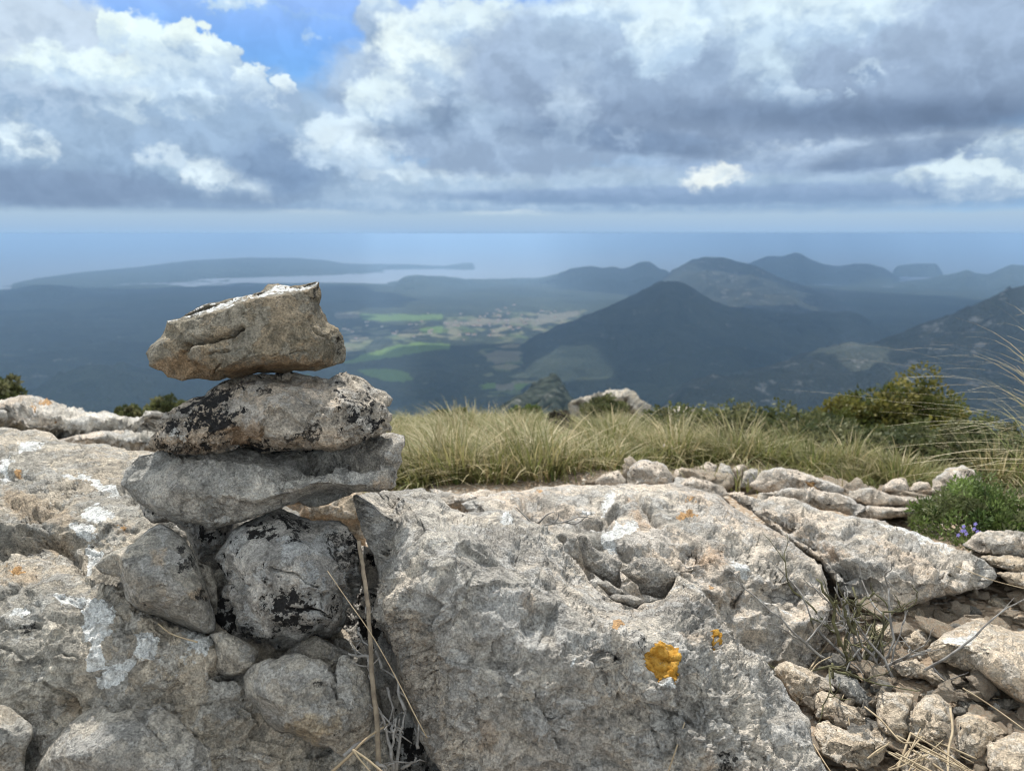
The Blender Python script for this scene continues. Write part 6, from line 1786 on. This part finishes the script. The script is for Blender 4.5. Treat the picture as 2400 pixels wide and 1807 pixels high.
def build_shrubs():
    JUN = [(.115, .125, .03), (.16, .15, .036), (.085, .10, .025), (.19, .165, .045)]
    DRK = [(.10, .115, .045), (.14, .15, .06), (.07, .085, .036), (.17, .17, .085)]
    def base(u, v, dist):
        p = ground_hit(u, v, -1.); p = p * (dist / math.hypot(p[0], p[1]))
        return p
    # bush on the rim, right
    p = base(2120, 1035, 5.0)
    shrub('juniper_bush', 'yellow green bush standing up against the blue slope at the right', (p[0], p[1], p[2] - .05), .40, .32, .34, 130, 95, .030, JUN, 3, 'bush')
    p = base(2010, 1035, 4.8)
    shrub('juniper_bush', 'lower yellow green bush adjoining the left side of the rim bush', (p[0], p[1], p[2] - .03), .28, .24, .22, 90, 85, .028, JUN, 4, 'bush')
    k = 0
    for (u, v, d, rx, rz, lab) in (
            (1720, 1066, 4.2, .36, .20, 'dark olive scrub left of centre in the belt behind the grass'),
            (1850, 1066, 4.2, .38, .19, 'dark olive scrub in the middle of the belt below the rim bush'),
            (1590, 1052, 4.5, .32, .18, 'dark olive scrub at the left end of the belt on the shoulder'),
            (1960, 1092, 3.9, .32, .14, 'grey green scrub below the lower rim bush'),
            (2070, 1095, 3.9, .32, .15, 'grey green scrub between the rim bush and the pale slab stones'),
            (2190, 1095, 3.9, .34, .13, 'dark scrub behind the tall grass stems at the right'),
            (2320, 1095, 3.8, .34, .14, 'dark scrub at the right edge behind the tall grass'),
            (1310, 1010, 4.6, .09, .10, 'small dark bare looking bush at the head of the path'),
            (1415, 972, 7.0, .20, .14, 'dark green shrub in front of the white craggy outcrop'),
            (1240, 985, 6.3, .15, .10, 'small bright green shrub left of the craggy outcrop'),
            (1060, 992, 5.6, .15, .08, 'low green shrub at the far rim near the stone pile'),
            (392, 972, 4.6, .11, .08, 'small dark shrub on the skyline just left of the stone pile'),
            (300, 978, 4.8, .07, .05, 'tiny brown shrub on the white ledge skyline'),
            (0, 950, 4.2, .09, .11, 'dark shrub on the skyline at the left edge')):
        p = base(u, v, d)
        t = DRK if 'bright' not in lab else [(.12, .16, .05), (.10, .14, .04)]
        if 'bare' in lab: t = [(.06, .05, .04), (.08, .07, .055)]
        shrub('shrub', lab, tuple(p), rx, rx * .8, rz, max(22, int(95 * rx / .3)), 70, .024, t, 30 + k, 'shrub', needle=.36)
        k += 1
    # green cushion bush at the right edge, with small violet flowers
    p = on_ground(2350, 1290)
    r = shrub('cushion_bush', 'bright green cushion bush with tiny violet flowers at the right edge', (p[0] + .02, p[1] + .12, p[2] - .03), .16, .15, .13, 110, 130, .015, [(.135, .19, .05), (.18, .24, .075), (.09, .14, .04), (.16, .18, .08)], 51, 'bush', up=.5, needle=.16)
    rng = np.random.RandomState(77)
    for i in range(9):
        u, v = rng.uniform(2240, 2300), rng.uniform(1222, 1262)
        q = at(u, v, np.float64(float((np.array(r.location)) @ np.array([0, CP, -SP])) - .19))
        parts = []
        Vp, Fp = [], []
        for s in range(5):
            a = 6.283 * s / 5
            d = np.array([math.cos(a), -.3, math.sin(a)]); e = np.array([-math.sin(a), 0, math.cos(a)])
            b = len(Vp)
            Vp += [q, q + d * .003 - e * .002, q + d * .006, q + d * .003 + e * .002]
            Fp.append((b, b + 1, b + 2, b + 3))
        link_mesh('flower', np.array(Vp), Fp, M['petal'], parent=r, origin=q)
    p = on_ground(2385, 1310)
    shrub('cushion_bush', 'small bright green tuft growing over the striped rock at the right edge', (p[0] + .02, p[1], p[2]), .07, .06, .05, 26, 60, .014, [(.10, .19, .035), (.14, .23, .05)], 52, 'bush', up=.5, needle=.16)


def pix_path(pts, n=14):
    return curve_pts([at(q[0], q[1], np.float64(q[2])) for q in pts], n)


def stick(name, label, pts, r0, r1, mat, cat, group=None, n=16, wob=.0):
    P = pix_path(pts, n)
    if wob:
        P[1:-1] += np.random.RandomState(int(pts[0][0]) + 3).normal(0, wob, (n - 2, 3))
    v, f = tube(P, r0, r1, 6)
    o = link_mesh(name, np.array(v), f, M[mat], origin=P[0])
    color_attr(o, 'tint', np.ones((len(v), 4)))
    tag(o, label, cat, group)
    return o


def branch(rng, p, d, L, r, depth, parts, kink=.35):
    n = 5
    pts = [p]
    for i in range(n):
        d = d + rng.normal(0, kink, 3) * (.6 if i else .2); d[2] += .05; d /= np.linalg.norm(d)
        pts.append(pts[-1] + d * L / n)
    parts.append(tube(pts, r, r * .55, 5))
    if depth > 0:
        for k in range(rng.randint(2, 4)):
            i = rng.randint(2, n + 1)
            dd = d + rng.normal(0, .8, 3); dd /= np.linalg.norm(dd)
            branch(rng, pts[i], dd, L * rng.uniform(.4, .7), r * .6, depth - 1, parts, kink)


def build_tall_grass():
    rng = np.random.RandomState(9)
    B = at(2560, 1190, np.float64(1.72))
    zax = np.array([0, CP, -SP])
    specs = []
    # arching flower stems, tips where the photograph has them
    tips = [(1830 + 0, 912), (1965, 840), (1985, 808), (2125, 882), (2150, 960), (2030, 920), (2080, 1050), (2070, 1000), (2110, 1090), (2175, 910), (2200, 940), (2240, 745), (2260, 790), (2285, 855), (2355, 708), (2130, 884), (2210, 865), (2330, 760), (2190, 1010), (2240, 1040), (2060, 965), (2360, 820), (2300, 700), (2160, 1000), (2100, 1120), (2220, 1090), (2380, 740), (2120, 850), (2270, 900), (2350, 900), (2180, 800), (2400, 690)]
    tips += [(rng.uniform(2080, 2460), rng.uniform(760, 1120)) for _ in range(46)]
    for i, (u, v) in enumerate(tips):
        z = 1.55 + rng.uniform(-.18, .22)
        Tp = at(u, v, np.float64(z))
        R0 = B + rng.normal(0, .035, 3) * (1, 1, .3)
        D = Tp - R0
        L = np.linalg.norm(D)
        t = np.linspace(0, 1, 12)[:, None]
        mid = at(rng.uniform(2440, 2560), v + rng.uniform(-70, 70) * (1 if v < 1000 else .3) - (0 if v < 1000 else 60), np.float64(1.63))
        pts = (1 - t) ** 2 * R0 + 2 * t * (1 - t) * mid + t * t * Tp
        c1 = [(.62, .55, .40), (.54, .47, .33), (.48, .40, .28)][rng.randint(3)]
        c0 = [(.24, .27, .08), (.30, .29, .12), (.36, .31, .17)][rng.randint(3)]
        specs.append((pts, rng.uniform(.0021, .0029), c0, c1))
    for i in range(210):      # leaves
        a = rng.uniform(1.2, 5.1)
        R0 = B + rng.normal(0, .05, 3) * (1, 1, .3)
        L = rng.uniform(.16, .36)
        d = np.array([-abs(math.cos(a)) * rng.uniform(.2, 1.1), math.sin(a) * .6, 0])
        t = np.linspace(0, 1, 8)[:, None]
        dr = rng.uniform(.2, .7)
        pts = R0 + L * (t * (np.array([0, 0, 1.]) + d * .5) + t ** 2 * (d * .6 - np.array([0, 0, dr * .9])))
        specs.append((pts, rng.uniform(.0010, .0018), [(.13, .20, .04), (.18, .23, .06), (.27, .26, .11)][rng.randint(3)], [(.24, .27, .09), (.40, .35, .2)][rng.randint(2)]))
    o = blades_mesh('grass_tussock', specs, M['grass'])
    tag(o, 'big tussock of long thin arching stems reaching in from the right edge', 'grass tussock')


def build_sticks():
    rng = np.random.RandomState(14)
    S3 = lambda q, z: [(a, b, z if len(c_) == 2 else c_[2]) for c_, (a, b) in ((c_, T(K3, [c_[:2]])[0][:2]) for c_ in q)]
    stick('dry_stem', 'long thick dry stem standing upright in the crevice beside the stone pile', S3([(803, 395, 1.0), (822, 520, .985), (848, 700, .965), (862, 900, .945), (872, 1050, .935), (885, 1250, .92), (905, 1450, .91), (915, 1700, .90)], 1), .0028, .0032, 'stem', 'stem', n=22, wob=.0007)
    stick('straw', 'thin pale straw slanting across the crevice in front of the upright stem', S3([(630, 560, .93), (740, 720, .93), (860, 890, .915), (960, 1060, .915), (1050, 1230, .91), (1110, 1350, .90), (1180, 1480, .90)], 1), .0005, .0007, 'straw', 'straw')
    stick('straw', 'orange brown straw crossing low behind the upright stem', S3([(640, 1680, .87), (750, 1580, .88), (850, 1480, .895), (965, 1405, .93)], 1), .0018, .0013, 'straw', 'straw')
    stick('straw', 'short rusty straw in a narrow V at the foot of the crevice', S3([(770, 1545, .875), (850, 1600, .875), (935, 1670, .87)], 1), .0012, .0012, 'straw', 'straw')
    stick('straw', 'second rusty straw of the narrow V at the foot of the crevice', S3([(768, 1545, .873), (810, 1600, .873), (880, 1680, .87)], 1), .0010, .0010, 'straw', 'straw')
    stick('straw', 'fine straw lying against the lower face of the pitted boulder', [(T(K4, [(1660, 1395)])[0][0], T(K4, [(1660, 1395)])[0][1], .915), (*T(K4, [(1620, 1520)])[0][:2], .895), (*T(K4, [(1560, 1690)])[0][:2], .875)], .0008, .0010, 'straw', 'straw')
    stick('straw', 'flat straw under the olive grey base stone on the left boulder', [(*T(K2, [(680, 1030)])[0], 1.005), (*T(K2, [(740, 1075)])[0], .995), (*T(K2, [(850, 1110)])[0], .99)], .0010, .0012, 'straw', 'straw')
    # twigs in the crevice
    root = S3([(1000, 1690, .925)], 1)[0]
    b = at(*root[:2], np.float64(root[2]))
    parts = []
    for ctrl in ([(990, 1690, .92), (985, 1560, .92), (1000, 1450, .925), (1010, 1370, .93)], [(985, 1580, .92), (960, 1460, .925), (930, 1380, .92), (860, 1295, .92)], [(1010, 1660, .93), (1030, 1500, .94), (1050, 1400, .95), (1060, 1330, .96)],
                 [(1030, 1500, .94), (1010, 1460, .95), (1035, 1415, .95)], [(1000, 1450, .925), (985, 1400, .935), (1005, 1375, .94)], [(1040, 1650, .93), (1100, 1610, .93), (1120, 1570, .93)], [(900, 1610, .90), (950, 1640, .905), (970, 1690, .91)],
                 [(1130, 1540, .94), (1125, 1460, .945), (1135, 1405, .95)], [(720, 1580, .90), (790, 1520, .915), (880, 1470, .93), (960, 1405, .95)], [(1060, 1330, .96), (1020, 1230, .98), (1010, 1150, 1.0), (930, 1100, 1.02)], [(930, 1100, 1.02), (905, 1000, 1.03), (910, 950, 1.03)], [(880, 1035, 1.0), (800, 1030, .99), (745, 1015, .985)], [(860, 1040, .96), (855, 1100, .96), (870, 1180, .955)],
                 [(960, 1200, 1.0), (990, 1290, .99), (1000, 1380, .98)], [(800, 870, 1.03), (815, 920, 1.03), (860, 990, 1.03)], [(870, 790, 1.02), (850, 800, 1.01), (840, 760, 1.01)]):
        P = pix_path(S3(ctrl, 1), 9); P[1:-1] += rng.normal(0, .0011, (7, 3))
        parts.append(tube(P, .0024, .0011, 5))
        for _ in range(2):
            i = rng.randint(3, 8); d = rng.normal(0, .011, 3)
            parts.append(tube([P[i], P[i] + d * .6, P[i] + d + rng.normal(0, .002, 3)], .0013, .0007, 4))
    r = empty('dead_twigs', tuple(b)); tag(r, 'tangle of grey dead twigs down in the dark crevice', 'twigs')
    for i in range(0, len(parts), 3):
        v, f = merge(parts[i:i + 3])
        link_mesh('twig', v, f, M['twig'], parent=r, origin=b)
    # dead bush among the rubble
    p = on_ground(*T(K5, [(1170, 1020)])[0])
    r = empty('dead_bush', tuple(p)); tag(r, 'dead leafless bush of dark and mossy twigs in the rubble below the cleft', 'dead bush')
    for mi, mat in enumerate(('mosstwig', 'twig')):
        parts = []
        for i in range(9):
            a = rng.uniform(0, 6.283)
            d = np.array([math.cos(a) * .8 - .25 * (mi == 0), math.sin(a) * .5 + .1, rng.uniform(.25, 1.0)]); d /= np.linalg.norm(d)
            branch(rng, p + rng.normal(0, .02, 3) * (1, 1, .2), d, rng.uniform(.09, .17), .0032, 2, parts)
        # the tall forked shoots at the left
        if mi == 0:
            for ctrl in ([(1010, 860), (985, 720), (970, 600), (920, 540), (900, 460), (860, 430)], [(970, 600), (990, 570)], [(1110, 790), (1120, 680), (1140, 600), (1190, 545), (1230, 515)], [(1110, 780), (1060, 690), (1030, 620), (1050, 560)], [(1140, 600), (1100, 580), (1060, 545)], [(970, 1180), (1020, 1190), (1060, 1120), (1080, 1020)], [(800, 1165), (870, 1120), (960, 1110), (1000, 1180)], [(960, 1110), (965, 1050), (960, 970)]):
                q = [(*T(K5, [c_])[0], 1.37 - .02 * rng.rand()) for c_ in ctrl]
                parts.append(tube(pix_path(q, 10) + np.vstack([[0, 0, 0], rng.normal(0, .002, (8, 3)), [0, 0, 0]]), .0036, .0020, 5))
        v, f = merge(parts)
        link_mesh('twig', v, f, M[mat], parent=r, origin=p)
    # small dead twig on the skyline of the pitted boulder
    parts = []
    for ctrl in ([(870, 310), (930, 300), (1000, 290), (1080, 260), (1150, 270)], [(930, 300), (960, 270), (965, 240)], [(1000, 290), (1060, 300), (1130, 250)], [(850, 300), (900, 250), (940, 235)], [(820, 300), (780, 260), (730, 210)]):
        parts.append(tube(pix_path([(*T(K4, [c_])[0], 1.45) for c_ in ctrl], 8), .0020, .0009, 5))
    r = empty('dead_twigs', tuple(at(*T(K4, [(900, 300)])[0], np.float64(1.45)))); tag(r, 'thin bare twig sticking out behind the crest of the pitted boulder', 'twigs')
    for q in parts:
        link_mesh('twig', np.array(q[0]), q[1], M['twig'], parent=r, origin=np.array(r.location))
    # straws over the rubble
    def s5(a, lab, r=.0013, lift=.03, group=None):
        q = []
        for c_ in a:
            u, v = T(K5, [c_])[0]
            pp = on_ground(u, v, lift)
            q.append((u, v, float(pp @ np.array([0, CP, -SP]))))
        stick('straw', lab, q, r, r * .8, 'straw', 'straw', group)
    s5([(735, 1240), (760, 1150), (800, 1040), (870, 930), (935, 840)], 'bent pale blade leaning on the domed boulder left of the dead bush', .0020, .02)
    s5([(760, 1200), (800, 1080), (860, 980), (960, 925)], 'curved pale blade beside the bent blade, ending at the dead bush', .0015, .03)
    s5([(1740, 340), (1850, 385), (2000, 440), (2190, 490)], 'long fine straw crossing the tip of the long slab', .0011, .10)
    s5([(1670, 495), (1760, 475), (1840, 450)], 'short fine straw at the foot of the long slab', .0008, .06)
    s5([(1800, 1130), (1900, 1190), (2050, 1290), (2200, 1400)], 'long straw lying from the wedge stone towards the right edge', .0013, .05)
    s5([(1170, 1250), (1280, 1340), (1400, 1470), (1480, 1480)], 'kinked straw in front of the knobbly stone', .0015, .07)
    s5([(840, 1490), (900, 1590), (960, 1680)], 'white rimmed straw along the lower edge of the pitted boulder', .0012, .02)
    s5([(1720, 1260), (1735, 1400), (1710, 1520), (1705, 1680)], 'upright flat straw between the crusty and the rusty stone', .0020, .05)
    for i in range(26):
        x0 = rng.uniform(1300, 1560); y0 = rng.uniform(1380, 1600)
        if i < 15: dx, dy = rng.uniform(250, 480), rng.uniform(130, 260)
        else:
            x0 = rng.uniform(1180, 1500); y0 = rng.uniform(1560, 1700); dx, dy = rng.uniform(80, 260), -rng.uniform(40, 240)
        s5([(x0, y0), (x0 + dx * .5, y0 + dy * .5 + rng.uniform(-14, 14)), (x0 + dx, y0 + dy)], 'dry straw blade lying in the loose bundle at the lower right', rng.uniform(.0009, .0019), rng.uniform(.03, .07), 'straw blades strewn at the lower right')
    for i in range(22):
        x0, y0 = rng.uniform(880, 2100), rng.uniform(850, 1650)
        a = rng.uniform(0, 3.14); L = rng.uniform(40, 120)
        s5([(x0, y0), (x0 + L * .5 * math.cos(a), y0 + L * .5 * math.sin(a) + rng.uniform(-6, 6)), (x0 + L * math.cos(a), y0 + L * math.sin(a))], 'short dry stalk caught among the rubble stones', .0009, rng.uniform(.012, .03), 'short stalks caught in the rubble')


build_grass()
build_shrubs()
build_tall_grass()
build_sticks()
